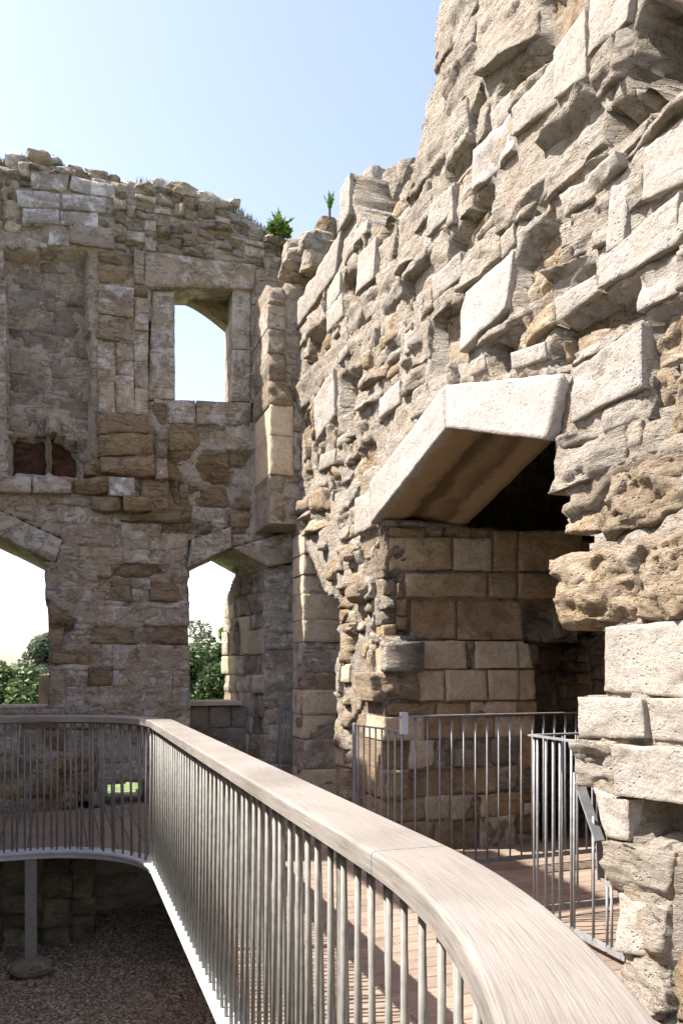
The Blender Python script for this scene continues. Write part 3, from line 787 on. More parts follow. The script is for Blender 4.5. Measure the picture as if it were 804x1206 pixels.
# ================================================================== WINDOW WALL (back)
FRB = frame((0, YB, 0), (1, 0, 0), (0, 0, 1), (0, -1, 0))
bw = thing('ruined_wall', 'shaded lichened wall with a rectangular window high up, facing the camera', 'wall', (.5, YB+.5, 0))
fb = Face(FRB, -2.4, 2.9, -1.2, 7.3, back=.006)
top = [(-60,190),(-20,196),(0,193),(16,196),(35,187),(62,192),(78,203),(95,200),(112,210),(128,214),(158,214),(182,220),(212,222),(244,234),(262,243),(284,252),(303,268),(318,276),(335,284),(345,286)]
tp = [on_y(*p) for p in top]
fb.body([(-2.4,-1.2),(2.88,-1.2),(2.88,tp[-1][1]),*tp[::-1],(-2.4,6.9)])
WIN = [on_y(*p) for p in [(208,469),(273,471),(273,341),(208,339)]]
fb.cut(WIN)
LW = [(-1.28, 1.07), (-.085, 1.07), (-.10, 2.0), (-.125, 2.66), (-.67, 2.93), (-1.2, 2.66)]
fb.cut(LW)
RWN = [(1.43, -.05), (2.29, -.05), (2.29, 2.68), (1.88, 2.89), (1.43, 2.66)]
fb.cut(RWN)
fb.cut([(.50, -.02), (.95, -.02), (.93, .24), (.52, .22)])
fb.cut([(.20, -.02), (.36, -.02), (.36, .05), (.20, .05)])
B_ = fb.stone
def bq(*p): return [on_y(*q) for q in p]
# worn ochre blocks in the lower wall
for a in [((58,758),(80,760),(90,732),(56,708)),((108,758),(162,760),(160,738),(110,736)),((166,758),(224,760),(224,738),(170,736)),((118,706),(155,708),(155,680),(116,678)),
          ((176,708),(224,708),(224,682),(180,682)),((130,680),(200,680),(198,664),(132,664)),((104,808),(134,808),(133,786),(104,786)),((60,782),(120,784),(120,768),(60,766)),((58,778),(75,779),(76,735),(58,735))]:
    B_(bq(*a), -.028, -.3, 'O', amp=.03)
# window surround
B_(bq((174,470),(207,469),(207,341),(180,339)), -.04, -.46, 'G', amp=.008, through=True)
B_(bq((274,409),(297,411),(297,318),(274,342)), -.03, -.46, 'G', amp=.010, through=True)
B_(bq((274,471),(297,472),(297,412),(274,410)), -.03, -.46, 'G', amp=.010, through=True)
B_(bq((170,338),(298,342),(300,314),(170,296)), .03, -.46, 'G', amp=.010, through=True)
B_(bq((197,497),(231,498),(231,470),(197,469)), -.04, -.46, 'G', amp=.008, through=True)
B_(bq((232,498),(297,500),(297,473),(232,470)), -.04, -.46, 'G', amp=.008, through=True)
B_(bq((200,526),(246,528),(246,500),(198,499)), -.08, -.4, 'O', amp=.02)
B_(bq((247,528),(297,528),(297,502),(247,501)), -.05, -.4, 'G', amp=.010)
# lintels of the two lower windows, bent to a point
B_(bq((219,670),(271,646),(271,622),(225,636)), .10, -1.2, 'G', amp=.008, through=True)
B_(bq((272,646),(313,669),(346,662),(340,627)), .10, -1.2, 'G', amp=.010, through=True)
B_([(-.67,2.93),(-.02,2.62),(.06,2.88),(-.67,3.2)], .02, -1.2, 'G', amp=.010, through=True)
B_([(-1.30,2.62),(-.68,2.93),(-.68,3.2),(-1.4,2.9)], .02, -1.2, 'G', amp=.010, through=True)
# white lichened blocks at the top left
for a in [((21,245),(72,247),(70,228),(19,226)),((73,248),(125,253),(126,234),(74,229)),((26,264),(70,266),(70,249),(26,246)),((71,266),(116,271),(116,252),(72,250)),
          ((37,224),(80,226),(82,205),(36,202)),((82,226),(136,236),(136,219),(84,208))]:
    B_(bq(*a), .03, -.4, 'W', amp=.012)
B_(bq((56,290),(87,291),(87,277),(58,276)), .03, -.4, 'W', amp=.008)
B_(bq((81,289),(135,296),(134,270),(82,268)), .05, -.4, 'N', amp=.008)
B_(bq((2,268),(56,286),(40,236),(6,232)), -.05, -.4, 'T', amp=.006)
# stepped ochre corbels under the pilaster
B_(bq((0,582),(38,583),(38,563),(0,562)), .10, -.4, 'G', amp=.008)
B_(bq((39,583),(84,583),(84,565),(39,563)), .10, -.4, 'G', amp=.008)
B_(bq((98,563),(114,563),(114,548),(98,548)), .12, -.4, 'O')
B_(bq((86,582),(128,584),(128,565),(86,565)), .10, -.4, 'O')
B_(bq((127,586),(158,588),(158,566),(127,564)), .15, -.4, 'W', amp=.006)
B_(bq((108,602),(142,604),(142,587),(108,586)), .12, -.4, 'O')
B_(bq((143,605),(200,606),(200,589),(143,588)), .14, -.4, 'O')
B_(bq((140,615),(225,617),(224,598),(200,598)), .12, -.4, 'O')
B_(bq((118,560),(182,566),(180,540),(118,540)), .14, -.4, 'O', amp=.03)
B_(bq((115,539),(180,540),(178,515),(115,516)), .13, -.4, 'O', amp=.03)
B_(bq((114,515),(176,514),(174,490),(113,490)), .12, -.4, 'O', amp=.03)
# zones: niche (set back), pilaster (proud), bay below the window (set back), rubble head, lower ashlar
niche = fb.inpoly(bq((9,560),(109,560),(103,292),(6,292)))
pil = fb.inpoly(bq((109,560),(196,600),(196,470),(184,300),(102,288),(103,400)))
bay = fb.inpoly(bq((190,628),(300,628),(300,490),(192,490)))
head = fb.inpoly(bq((128,296),(345,320),(345,200),(128,200))) | fb.inpoly([(-2.5,6.2),(3,6.2),(3,8),(-2.5,8)])
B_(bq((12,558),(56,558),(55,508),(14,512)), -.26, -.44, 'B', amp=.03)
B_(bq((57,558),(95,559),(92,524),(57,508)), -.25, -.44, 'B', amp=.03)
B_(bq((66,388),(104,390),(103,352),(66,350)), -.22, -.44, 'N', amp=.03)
cz = list(np.cumsum([-1.2]+[.235, .2, .26, .21, .245, .19]*8))
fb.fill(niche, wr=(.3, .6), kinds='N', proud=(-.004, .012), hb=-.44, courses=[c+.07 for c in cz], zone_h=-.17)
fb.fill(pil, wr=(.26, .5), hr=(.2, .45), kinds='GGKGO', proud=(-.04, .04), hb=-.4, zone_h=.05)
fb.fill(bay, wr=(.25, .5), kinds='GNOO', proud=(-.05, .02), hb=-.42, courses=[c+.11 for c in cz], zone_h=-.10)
fb.fill(head, wr=(.1, .28), hr=(.07, .15), kinds='KKKG', proud=(-.05, .05), hb=-.3)
low = fb.gz < 1.0
fb.fill(low & (fb.gs < .42), wr=(.2, .5), kinds='GDKO', proud=(-.06, .01), hb=-.3, courses=cz)
fb.fill(None, wr=(.24, .55), kinds='GGGGGGG', proud=(-.005, .006), hb=-.3, courses=cz, gap=.001, jit=.006, holes=.0)
link('wall_core', mesh_np('wall_core', *core_geo(FRB, fb.solid, fb.s0, fb.z0, fb.cell, fb.front, lambda s, z: np.where(z > 3.12, -.46, -1.2))), M['CG'], bw)
# arched rear head inside the upper window
xa0, xa1 = WIN[0][0], WIN[1][0]
arch = [(xa0-.02, 5.86)]
for k in range(13):
    t = k/12; arch.append((xa0-.02+(xa1-xa0+.04)*t, 5.82-.26*max(0, t-.25)**1.4/.75**1.4))
arch.append((xa1+.02, 5.86))
mb = MB()
for (xa, za_), (xb_, zb_) in zip(arch[1:-2], arch[2:-1]):
    mb.add([(xa,YB+.30,za_),(xb_,YB+.30,zb_),(xb_,YB+.30,5.9),(xa,YB+.30,5.9),(xa,YB+.47,za_),(xb_,YB+.47,zb_),(xb_,YB+.47,5.9),(xa,YB+.47,5.9)],
           [(0,1,2,3),(7,6,5,4),(4,5,1,0)])
mb.build('arch_head', M['O'], bw)
# splayed jamb and parapet of the right lower window
tang = np.array([-.24, 1.2, 0]); tang /= np.linalg.norm(tang)
FRW = frame((2.28, 9.02, 0), tang, (0, 0, 1), (-tang[1], tang[0], 0))
fsp = Face(FRW, -.02, 1.24, -.1, 2.95)
fsp.body([(-.02,-.1),(1.24,-.1),(1.24,2.3),(1.1,2.5),(.95,2.62),(.8,2.95),(-.02,2.95)])
fsp.fill(None, wr=(.25, .5), kinds='GKGT', proud=(-.02, .02), hb=-.25, courses=[.2, .45, .7, .92, 1.2, 1.42, 1.66, 1.95, 2.15, 2.4, 2.66, 3])
link('splay_core', mesh_np('splay_core', *core_geo(FRW, fsp.solid, fsp.s0, fsp.z0, fsp.cell, fsp.front, lambda s, z: -.5+0*s)), M['C'], bw)
FRQ = frame((0, 9.5, 0), (1, 0, 0), (0, 0, 1), (0, -1, 0))
fq = Face(FRQ, 1.3, 2.3, -.1, 1.1)
fq.body([(1.3,-.1),(2.2,-.1),(2.2,1.05),(1.3,1.05)])
fq.fill(None, wr=(.25, .5), kinds='N', proud=(-.02, .02), hb=-.5, courses=[.25, .5, .78, 1.05])
link('parapet_core', mesh_np('parapet_core', *core_geo(FRQ, fq.solid, fq.s0, fq.z0, fq.cell, fq.front, lambda s, z: -.5+0*s)), M['C'], bw)
mb = MB(); mb.box((1.40, 9.44, 1.052), (2.12, 10.02, 1.10)); mb.build('sill', M['T'], bw)
mb = MB(); mb.box((-1.27, 9.02, 1.035), (-.10, 9.9, 1.085)); mb.build('sill', M['G'], bw)
mb = MB(); mb.box((-.20, 9.93, 1.086), (-.05, 10.18, 1.42)); mb.build('sill_stone', M['T'], bw)
# ragged stones along the head of the wall
for k in range(34):
    px = -15 + k*10.6 + random.uniform(-4, 4)
    py = np.interp(px, [p[0] for p in top], [p[1] for p in top])
    x, z = on_y(px, py, YB+random.uniform(.02, .3))
    s = random.uniform(.14, .3)
    rock((x, YB+random.uniform(.03, .3), z-s*.42), (s*1.5, s*1.3, s*.85), random.choice('KKGKW'), 200+k, bw, sub=3)
place_stones([fb, fsp, fq], bw, 295)

# ================================================================== LEFT WALL (out of frame, casts the shade over pit and far walkway)
lw = thing('ruined_wall', 'broken stone wall left of the pit, outside the view, its profile shaped to cast shade', 'wall', (-2.3, 4, 0))
FRL = frame((-2.0, 0, 0), (0, 1, 0), (0, 0, 1), (1, 0, 0))
fl = Face(FRL, -3, 9.2, -1.2, 7.4)
fl.body([(-3,-1.2),(9.2,-1.2),(9.2,6.9),(8.2,7.0),(7.3,6.8),(7.15,7.0),(7.05,8.8),(5.75,8.9),(5.6,8.2),(5.5,6.6),(5.7,6.35),(7.0,6.35),(7.12,4.2),(6.9,3.5),(6.2,3.3),(5,3.35),(3.5,3.25),(2,3.4),(0,3.3),(-3,3.4)])  # raised overhanging part of the unseen wall is added to shade the fireplace floor
link('wall_core', mesh_np('wall_core', *core_geo(FRL, fl.solid, fl.s0, fl.z0, fl.cell, lambda s, z: -.02+0*s, lambda s, z: -.6+0*s, step=5)), M['G'], lw)

# ================================================================== GROUND, PIT
m, n, b = new_mat('gravel'); L = n.links.new
tc = N(n, 'ShaderNodeTexCoord')
v = N(n, 'ShaderNodeTexVoronoi'); v.inputs['Scale'].default_value = 55; L(tc.outputs['Object'], v.inputs['Vector'])
sp = N(n, 'ShaderNodeSeparateColor'); L(v.outputs['Color'], sp.inputs[0])
r_ = ramp(n, [(0, (.09,.066,.042)), (.5, (.24,.177,.115)), (.85, (.40,.31,.215)), (1, (.58,.48,.36))]); L(sp.outputs[0], r_.inputs[0])
L(r_.outputs[0], b.inputs['Base Color']); b.inputs['Roughness'].default_value = .9
bp = N(n, 'ShaderNodeBump'); bp.inputs['Distance'].default_value = .02; bp.invert = True; L(v.outputs['Distance'], bp.inputs['Height']); L(bp.outputs[0], b.inputs['Normal'])
M['gravel'] = m
m, n, b = new_mat('lawn'); L = n.links.new
tc = N(n, 'ShaderNodeTexCoord')
v = N(n, 'ShaderNodeTexNoise'); v.inputs['Scale'].default_value = 6; v.inputs['Detail'].default_value = 9; L(tc.outputs['Object'], v.inputs['Vector'])
r_ = ramp(n, [(.3, (.045,.075,.018)), (.6, (.11,.16,.04)), (.75, (.16,.19,.07))]); L(v.outputs[0], r_.inputs[0])
L(r_.outputs[0], b.inputs['Base Color']); b.inputs['Roughness'].default_value = .95
M['lawn'] = m
mb = MB()
ns = 40
gx = np.linspace(-2.2, 5.4, ns); gy = np.linspace(-3, 9.3, ns*2)
G = np.array([(x, y, -1.0) for x in gx for y in gy]); G[:, 2] += .035*fbm(G*np.array([1.1, 1.1, 0])+3, 3) + .05*np.clip((G[:, 1]-6.8), 0, 1)
id_ = np.arange(len(G)).reshape(ns, ns*2)
Q = np.stack([id_[:-1, :-1], id_[1:, :-1], id_[1:, 1:], id_[:-1, 1:]], -1).reshape(-1, 4)
tag(link('gravel_ground', mesh_np('gravel_ground', G, Q), M['gravel']), 'dark brown gravel floor of the sunken pit', 'ground', kind='structure')
mb = MB()
BIG = 1500
for x0, x1, y0, y1 in [(-BIG, BIG, 10.1, BIG), (-BIG, -2.5, -BIG, 10.1), (5.6, BIG, -BIG, 10.1), (-2.5, 5.6, -BIG, -3.2)]:
    mb.add([(x0,y0,-.45),(x1,y0,-.45),(x1,y1,-.45),(x0,y1,-.45)], [(0,1,2,3)])
tag(mb.build('lawn', M['lawn']), 'grass ground outside the ruin', 'ground', kind='structure')
# loose pebbles
V = []; T = []
for k in range(7000):
    y = random.uniform(4.6, 8.2); x = random.uniform(-1.0, 1.4)
    s = random.uniform(.006, .016)*(1.6 if random.random() < .08 else 1)
    z = -1.0 + .035*0 + .05*max(0, min(1, y-6.8))
    a = random.uniform(0, 6.28)
    n0 = len(V)
    for i in range(4): V.append((x+s*random.uniform(.7, 1.3)*math.cos(a+i*1.57), y+s*random.uniform(.7, 1.3)*math.sin(a+i*1.57), z+s*.15))
    V.append((x, y, z+s*random.uniform(.7, 1.1))); V.append((x, y, z-s))
    for i in range(4): T += [(n0+i, n0+(i+1) % 4, n0+4), (n0+(i+1) % 4, n0+i, n0+5)]
V = np.array(V); V[:, 2] += .035*fbm(np.c_[V[:, :2], -np.ones(len(V))]*np.array([1.1, 1.1, 0])+3, 3)
tag(link('gravel', mesh_np('gravel', V, np.zeros((0, 4)), T, False), M['gravel']), 'loose brown pebbles over the pit floor', 'gravel', kind='stuff')

# foundation walls under the far walkway
fo = thing('foundation_wall', 'dark mossy rubble wall under the curved walkway, behind the steel post', 'wall', (-.6, 7.5, -1))
FRF = frame((0, 7.45, 0), (1, 0, 0), (0, 0, 1), (0, -1, 0))
ff = Face(FRF, -2, .5, -1.1, -.14)
ff.body([(-2,-1.1),(.32,-1.1),(.34,-.14),(-2,-.14)])
ff.fill(None, wr=(.22, .6), hr=(.16, .34), kinds='M', proud=(-.1, .08), hb=-.4, amp=.05)
link('wall_core', mesh_np('wall_core', *core_geo(FRF, ff.solid, ff.s0, ff.z0, ff.cell, ff.front, lambda s, z: -.8+0*s)), M['M'], fo)
place_stones([ff], fo, 100)
fo2 = thing('foundation_wall', 'smooth dark wall under the far deck, right of the mossy rubble', 'wall', (1.3, 8.4, -1))
FRF2 = frame((0, 8.35, 0), (1, 0, 0), (0, 0, 1), (0, -1, 0))
ff2 = Face(FRF2, .3, 2.5, -1.1, -.14)
ff2.body([(.3,-1.1),(2.5,-1.1),(2.5,-.14),(.3,-.14)])
ff2.fill(None, wr=(.5, .9), hr=(.2, .3), kinds='N', proud=(-.01, .01), hb=-.3)
link('wall_core', mesh_np('wall_core', *core_geo(FRF2, ff2.solid, ff2.s0, ff2.z0, ff2.cell, ff2.front, lambda s, z: -.5+0*s)), M['M'], fo2)
place_stones([ff2], fo2, 100)

# ================================================================== DECK
m, n, b = new_mat('deck_board'); L = n.links.new
tc = N(n, 'ShaderNodeTexCoord'); oi = N(n, 'ShaderNodeObjectInfo')
mp = N(n, 'ShaderNodeMapping'); mp.inputs['Scale'].default_value = (3, 60, 30); L(tc.outputs['Object'], mp.inputs[0])
v = N(n, 'ShaderNodeTexNoise'); v.inputs['Scale'].default_value = 1.5; v.inputs['Detail'].default_value = 6; L(mp.outputs[0], v.inputs['Vector'])
r_ = ramp(n, [(.3, (.19,.138,.102)), (.7, (.295,.228,.175))]); L(v.outputs[0], r_.inputs[0])
vr = N(n, 'ShaderNodeMapRange'); vr.inputs['To Min'].default_value = .82; vr.inputs['To Max'].default_value = 1.12; L(oi.outputs['Random'], vr.inputs[0])
cx = N(n, 'ShaderNodeCombineXYZ'); [L(vr.outputs[0], cx.inputs[k]) for k in range(3)]
v2 = N(n, 'ShaderNodeTexNoise'); v2.inputs['Scale'].default_value = 4; v2.inputs['Detail'].default_value = 6; L(tc.outputs['Object'], v2.inputs['Vector'])
d2 = ramp(n, [(.35, (.82,.82,.82)), (.65, (1.08,1.07,1.05))]); L(v2.outputs[0], d2.inputs[0])
L(mixc(n, 1.0, mixc(n, 1.0, r_.outputs[0], cx.outputs[0], 'MULTIPLY'), d2.outputs[0], 'MULTIPLY'), b.inputs['Base Color'])
b.inputs['Roughness'].default_value = .8
bp = N(n, 'ShaderNodeBump'); bp.inputs['Distance'].default_value = .004; bp.inputs['Strength'].default_value = .5; L(v.outputs[0], bp.inputs['Height']); L(bp.outputs[0], b.inputs['Normal'])
M['deck'] = m
deck = bpy.data.objects.new('deck', None); COL.objects.link(deck)
tag(deck, 'brown timber boardwalk between the balustrade and the fireplace wall', 'deck', kind='structure')
def plank(lo, hi):
    x0, y0, z0 = lo; x1, y1, z1 = hi; c = .004
    mb = MB()
    mb.add([(x0,y0,z0),(x1,y0,z0),(x1,y1,z0),(x0,y1,z0),(x0,y0,z1-c),(x1,y0,z1-c),(x1,y1,z1-c),(x0,y1,z1-c),(x0+c,y0+c,z1),(x1-c,y0+c,z1),(x1-c,y1-c,z1),(x0+c,y1-c,z1)],
           [(0,1,5,4),(1,2,6,5),(2,3,7,6),(3,0,4,7),(4,5,9,8),(5,6,10,9),(6,7,11,10),(7,4,8,11),(8,9,10,11),(3,2,1,0)])
    mb.build('plank', M['deck'], deck)
BWID = .118
y = -.9; k = 0
def near_edge(yy):
    if yy >= 1.6: return .79
    d = 2.26**2-(yy-1.6)**2
    return -1.47+math.sqrt(max(d, .01))
while y < 8.9:
    yc = y+BWID/2
    x0 = max(near_edge(y), near_edge(y+BWID)) if y < 1.6 else .79
    if y > 6.0: x0 = .80
    x1 = 2.40
    if 3.62 < yc < 5.85: x1 = 4.70
    if 2.8 < yc <= 3.62: x1 = 3.44
    if 7.1 < yc < 8.0: x1 = 3.2
    cuts = [x0]; c = x0 + [.65, 1.25, .95][k % 3]
    while c < x1-.35: cuts.append(c); c += 1.55
    cuts.append(x1)
    for a, bb in zip(cuts[:-1], cuts[1:]):
        plank((a+.002, y+.0025, -.03), (bb-.002, y+BWID-.0025, random.uniform(-.001, .001)))
    y += BWID; k += 1
x = -2.0
while x < .78:
    xm = x+BWID/2
    d = 1.06**2-(max(xm, -.25)+.25)**2
    y0 = 6.0+math.sqrt(max(d, .0))
    if y0 < 8.8: plank((x+.0025, y0+.02, -.031), (x+BWID-.0025, 8.86, random.uniform(-.001, .001)-.001))
    x += BWID
m, n, b = new_mat('galvanised_steel'); L = n.links.new
tc = N(n, 'ShaderNodeTexCoord')
v = N(n, 'ShaderNodeTexNoise'); v.inputs['Scale'].default_value = 22; v.inputs['Detail'].default_value = 5; L(tc.outputs['Object'], v.inputs['Vector'])
r_ = ramp(n, [(.3, (.17,.175,.18)), (.7, (.26,.265,.27))]); L(v.outputs[0], r_.inputs[0]); L(r_.outputs[0], b.inputs['Base Color'])
b.inputs['Metallic'].default_value = .1; b.inputs['Roughness'].default_value = .55
M['steel'] = m
m, n, b = new_mat('baluster_steel'); L = n.links.new
tc = N(n, 'ShaderNodeTexCoord')
v = N(n, 'ShaderNodeTexNoise'); v.inputs['Scale'].default_value = 30; v.inputs['Detail'].default_value = 5; L(tc.outputs['Object'], v.inputs['Vector'])
r_ = ramp(n, [(.3, (.145,.14,.122)), (.7, (.22,.213,.188))]); L(v.outputs[0], r_.inputs[0]); L(r_.outputs[0], b.inputs['Base Color'])
b.inputs['Metallic'].default_value = .0; b.inputs['Roughness'].default_value = .6
M['bal'] = m
m, n, b = new_mat('edge_plate_steel'); L = n.links.new
tc = N(n, 'ShaderNodeTexCoord')
v = N(n, 'ShaderNodeTexNoise'); v.inputs['Scale'].default_value = 9; v.inputs['Detail'].default_value = 5; L(tc.outputs['Object'], v.inputs['Vector'])
r_ = ramp(n, [(.3, (.46,.48,.51)), (.7, (.60,.62,.64))]); L(v.outputs[0], r_.inputs[0]); L(r_.outputs[0], b.inputs['Base Color'])
b.inputs['Metallic'].default_value = .15; b.inputs['Roughness'].default_value = .5
M['plate'] = m
mb = MB()
for yy in (2.0, 3.4, 4.8, 6.2, 7.6): mb.box((.80, yy, -.20), (2.44, yy+.06, -.032))
mb.box((1.45, -.8, -.32), (1.55, 8.6, -.2))
mb.build('joist', M['steel'], deck)

# ================================================================== BALUSTRADE
def path():
    P = []
    for k in range(41):
        t = math.radians(98*(1-k/40)); P.append((-1.47+2.1*math.cos(t), 1.6-2.1*math.sin(t)))
    for k in range(1, 41): P.append((.63+.02*k/40, 1.6+4.4*k/40))
    for k in range(1, 25):
        t = math.radians(90*k/24); P.append((-.25+.9*math.cos(t), 6.0+.9*math.sin(t)))
    for k in range(1, 9): P.append((-.25-1.75*k/8, 6.9))
    P = np.array(P); d = np.gradient(P, axis=0); d /= np.linalg.norm(d, axis=1)[:, None]
    nrm = np.c_[d[:, 1], -d[:, 0]]                # towards the deck
    s = np.r_[0, np.cumsum(np.linalg.norm(np.diff(P, axis=0), axis=1))]
    return P, nrm, s
PP, PN, PS = path()
def at(s, off):
    x = np.interp(s, PS, PP[:, 0]+off*PN[:, 0]); y = np.interp(s, PS, PP[:, 1]+off*PN[:, 1])
    return x, y
def sweep(name, s0, s1, prof, mat, parent, step=.04, smooth=False, caps=True):
    ss = np.linspace(s0, s1, max(2, int((s1-s0)/step)+1)); k = len(prof)
    V = []; 
    for s in ss:
        for off, z in prof:
            x, y = at(s, off); V.append((x, y, z))
    id_ = np.arange(len(V)).reshape(len(ss), k); nx = np.roll(id_, -1, axis=1)
    Q = np.stack([id_[:-1], id_[1:], nx[1:], nx[:-1]], -1).reshape(-1, 4)
    V += [tuple(np.mean([V[i] for i in id_[0]], 0)), tuple(np.mean([V[i] for i in id_[-1]], 0))]
    n = len(V)
    T = [(n-2, id_[0, i], id_[0, (i+1) % k]) for i in range(k)]+[(n-1, id_[-1, (i+1) % k], id_[-1, i]) for i in range(k)]
    me = mesh_np(name, V, Q, T, smooth)
    import bmesh
    bm = bmesh.new(); bm.from_mesh(me); bmesh.ops.recalc_face_normals(bm, faces=bm.faces); bm.to_mesh(me); bm.free()
    uv = me.uv_layers.new(name='UVMap')
    vi = np.zeros(len(me.loops), int); me.loops.foreach_get('vertex_index', vi)
    U = np.zeros((len(V), 2)); U[:-2, 0] = np.repeat(ss, k); U[:-2, 1] = np.tile([o_+.3*z for o_, z in prof], len(ss))
    uv.data.foreach_set('uv', U[vi].astype(np.float32).ravel())
    return link(name, me, mat, parent)
m, n, b = new_mat('weathered_oak'); L = n.links.new
uvn = N(n, 'ShaderNodeUVMap'); tc = N(n, 'ShaderNodeTexCoord')
mp = N(n, 'ShaderNodeMapping'); mp.inputs['Rotation'].default_value = (0, 0, math.radians(5)); mp.inputs['Scale'].default_value = (2.2, 95, 1); L(uvn.outputs[0], mp.inputs[0])
v = N(n, 'ShaderNodeTexNoise'); v.inputs['Scale'].default_value = 3.2; v.inputs['Detail'].default_value = 9; v.inputs['Roughness'].default_value = .62; v.inputs['Distortion'].default_value = .35; L(mp.outputs[0], v.inputs['Vector'])
wv = N(n, 'ShaderNodeTexNoise'); wv.inputs['Scale'].default_value = 2.2; wv.inputs['Detail'].default_value = 6; L(tc.outputs['Object'], wv.inputs['Vector'])
r_ = ramp(n, [(.30, (.135,.12,.10)), (.45, (.205,.186,.164)), (.60, (.24,.22,.197)), (.75, (.27,.252,.228))]); L(v.outputs[0], r_.inputs[0])
d2 = ramp(n, [(.35, (.80,.79,.77)), (.65, (1.1,1.1,1.1))]); L(wv.outputs[0], d2.inputs[0])
L(mixc(n, 1.0, r_.outputs[0], d2.outputs[0], 'MULTIPLY'), b.inputs['Base Color']); b.inputs['Roughness'].default_value = .72
b.inputs['Specular IOR Level'].default_value = .25
bp = N(n, 'ShaderNodeBump'); bp.inputs['Distance'].default_value = .003; bp.inputs['Strength'].default_value = .6; L(v.outputs[0], bp.inputs['Height']); L(bp.outputs[0], b.inputs['Normal'])
M['oak'] = m
bal = thing('balustrade', 'curved balustrade with pale oak handrail and thin steel bars round the pit', 'railing', (.7, 4, 0))
def rail_prof(w=.18, zt_=1.11, th=.05, r=.009):
    p = [(0, zt_-th), (0, zt_-r*1.6)]
    for k in range(5):
        t = math.radians(180-90*k/4); p.append((r*1.3+r*1.3*math.cos(t), zt_-r+r*math.sin(t)))
    for k in range(5):
        t = math.radians(90-90*k/4); p.append((w-r+r*math.cos(t), zt_-r+r*math.sin(t)))
    p.append((w, zt_-th))
    return p
s_straight = PS[40]
def s_of_y(y): return s_straight + (y-1.6)/4.4*(PS[80]-PS[40])
joints = [0.0, 1.7, s_of_y(1.60)-.04, s_of_y(4.55), PS[84], PS[104]+.35, PS[-1]]
for a, bb in zip(joints[:-1], joints[1:]):
    sweep('handrail', a+.0012, bb-.0012, rail_prof(), M['oak'], bal)
sweep('top_plate', .0, PS[-1], [(.035, 1.045), (.035, 1.0525), (.105, 1.0525), (.105, 1.045)], M['bal'], bal)
sweep('edge_plate', .0, PS[-1], [(0, -.012), (0, .006), (.15, .006), (.15, -.012)], M['plate'], bal)
sweep('edge_beam', .0, PS[-1], [(.03, -.06), (.03, -.0125), (.045, -.0125), (.045, -.06)], M['plate'], bal)
s = .05; k = 0
proto = None
while s < PS[-1]-.02:
    o0, o1 = ((.045, .05), (.085, .062))[k % 2]
    sj = s + random.uniform(-.006, .006)
    a = at(sj, o0); bt = at(sj+random.uniform(-.012, .012), o1)
    me_mb = MB(); me_mb.bar((a[0], a[1], .006), (bt[0], bt[1], 1.046), .0165, n=8)
    me_mb.build('baluster', M['bal'], bal, True)
    s += .052 if k % 2 else .046
    k += 1
for yy in (1.95, 4.2):
    sj = s_of_y(yy); a = at(sj, .07)
    mb = MB(); mb.bar((a[0], a[1], .006), (a[0], a[1], 1.046), .045, .012, side=(0, 1, 0)); mb.build('flat_post', M['bal'], bal)

# steel support post under the far walkway and its padstone
pst = thing('steel_post', 'grey steel support post under the curved walkway standing on a stone', 'post', (-.20, 6.98, -1.0))
pst_l = Vector(pst.location)
def pbox(lo, hi, name, mat, parent):
    mb = MB(); mb.box(lo, hi); return mb.build(name, mat, parent)
pbox((-.045,-.035,.10), (.045,-.027,.936), 'front_flange', M['bal'], pst)
pbox((-.004,-.0265,.10), (.004,.0265,.936), 'web', M['bal'], pst)
pbox((-.045,.027,.10), (.045,.035,.936), 'rear_flange', M['bal'], pst)
pbox((-.07,-.06,.082), (.07,.06,.0995), 'foot_plate', M['bal'], pst)
V, T = rock_geo((-.20, 6.95, -.945), (.46, .34, .2), 77, 3, .12)
tag(link('padstone', mesh_np('padstone', V, np.zeros((0, 4)), T), M['M']), 'mossy flat stone under the steel post on the gravel', 'stone')

# ================================================================== METAL RAILINGS IN THE FIREPLACE
r1 = thing('metal_railing', 'grey steel railing across the fireplace opening, in front of the far jamb', 'railing', (2.33, 5.16, 0))
def bar(p0, p1, w_, d_, name, parent, mat='steel', n=4, side=None):
    mb = MB(); o = Vector(parent.location)
    mb.bar(np.array(p0)-np.array(o), np.array(p1)-np.array(o), w_, d_, n, side)
    return mb.build(name, M[mat], parent, n > 4)
ry = 5.16
bar((2.30, ry, 1.155), (4.1, ry, 1.155), .010, .04, 'top_rail', r1)
bar((2.36, ry, .07), (4.1, ry, .07), .035, .012, 'bottom_rail', r1)
bar((2.33, ry, 1.03), (2.33, ry, 1.185), .045, .05, 'corner_post', r1, 'plate')
x = 2.42
while x < 4.1:
    bar((x, ry, .076), (x, ry, 1.15), .014, None, 'bar', r1, n=8); x += .098
bar((2.33, ry, 1.05), (2.31, 6.08, 1.03), .010, .04, 'side_rail', r1)
bar((2.31, 6.10, .0), (2.31, 6.10, 1.045), .012, .06, 'end_post', r1, side=(1, 0, 0))
y = ry+.03
while y < 6.04:
    bar((2.33-.02*(y-ry)/.9, y, .0), (2.33-.02*(y-ry)/.9, y, 1.045), .014, None, 'bar', r1, n=8); y += .118
r2 = thing('metal_railing', 'low grey steel railing notched round the near jamb stones', 'railing', (2.66, 4.04, 0))
x2, y2 = 2.66, 4.04
bar((x2, y2+.02, 1.10), (3.6, y2+.02, 1.10), .010, .04, 'top_rail', r2, 'steel')
bar((x2, y2+.02, 1.1005), (x2, 3.42, 1.1005), .010, .04, 'top_rail', r2, 'steel')
bar((x2, y2, .06), (x2, 3.05, .06), .035, .012, 'bottom_rail', r2, 'steel')
bar((x2, y2, .06), (3.6, y2, .06), .035, .012, 'bottom_rail', r2)
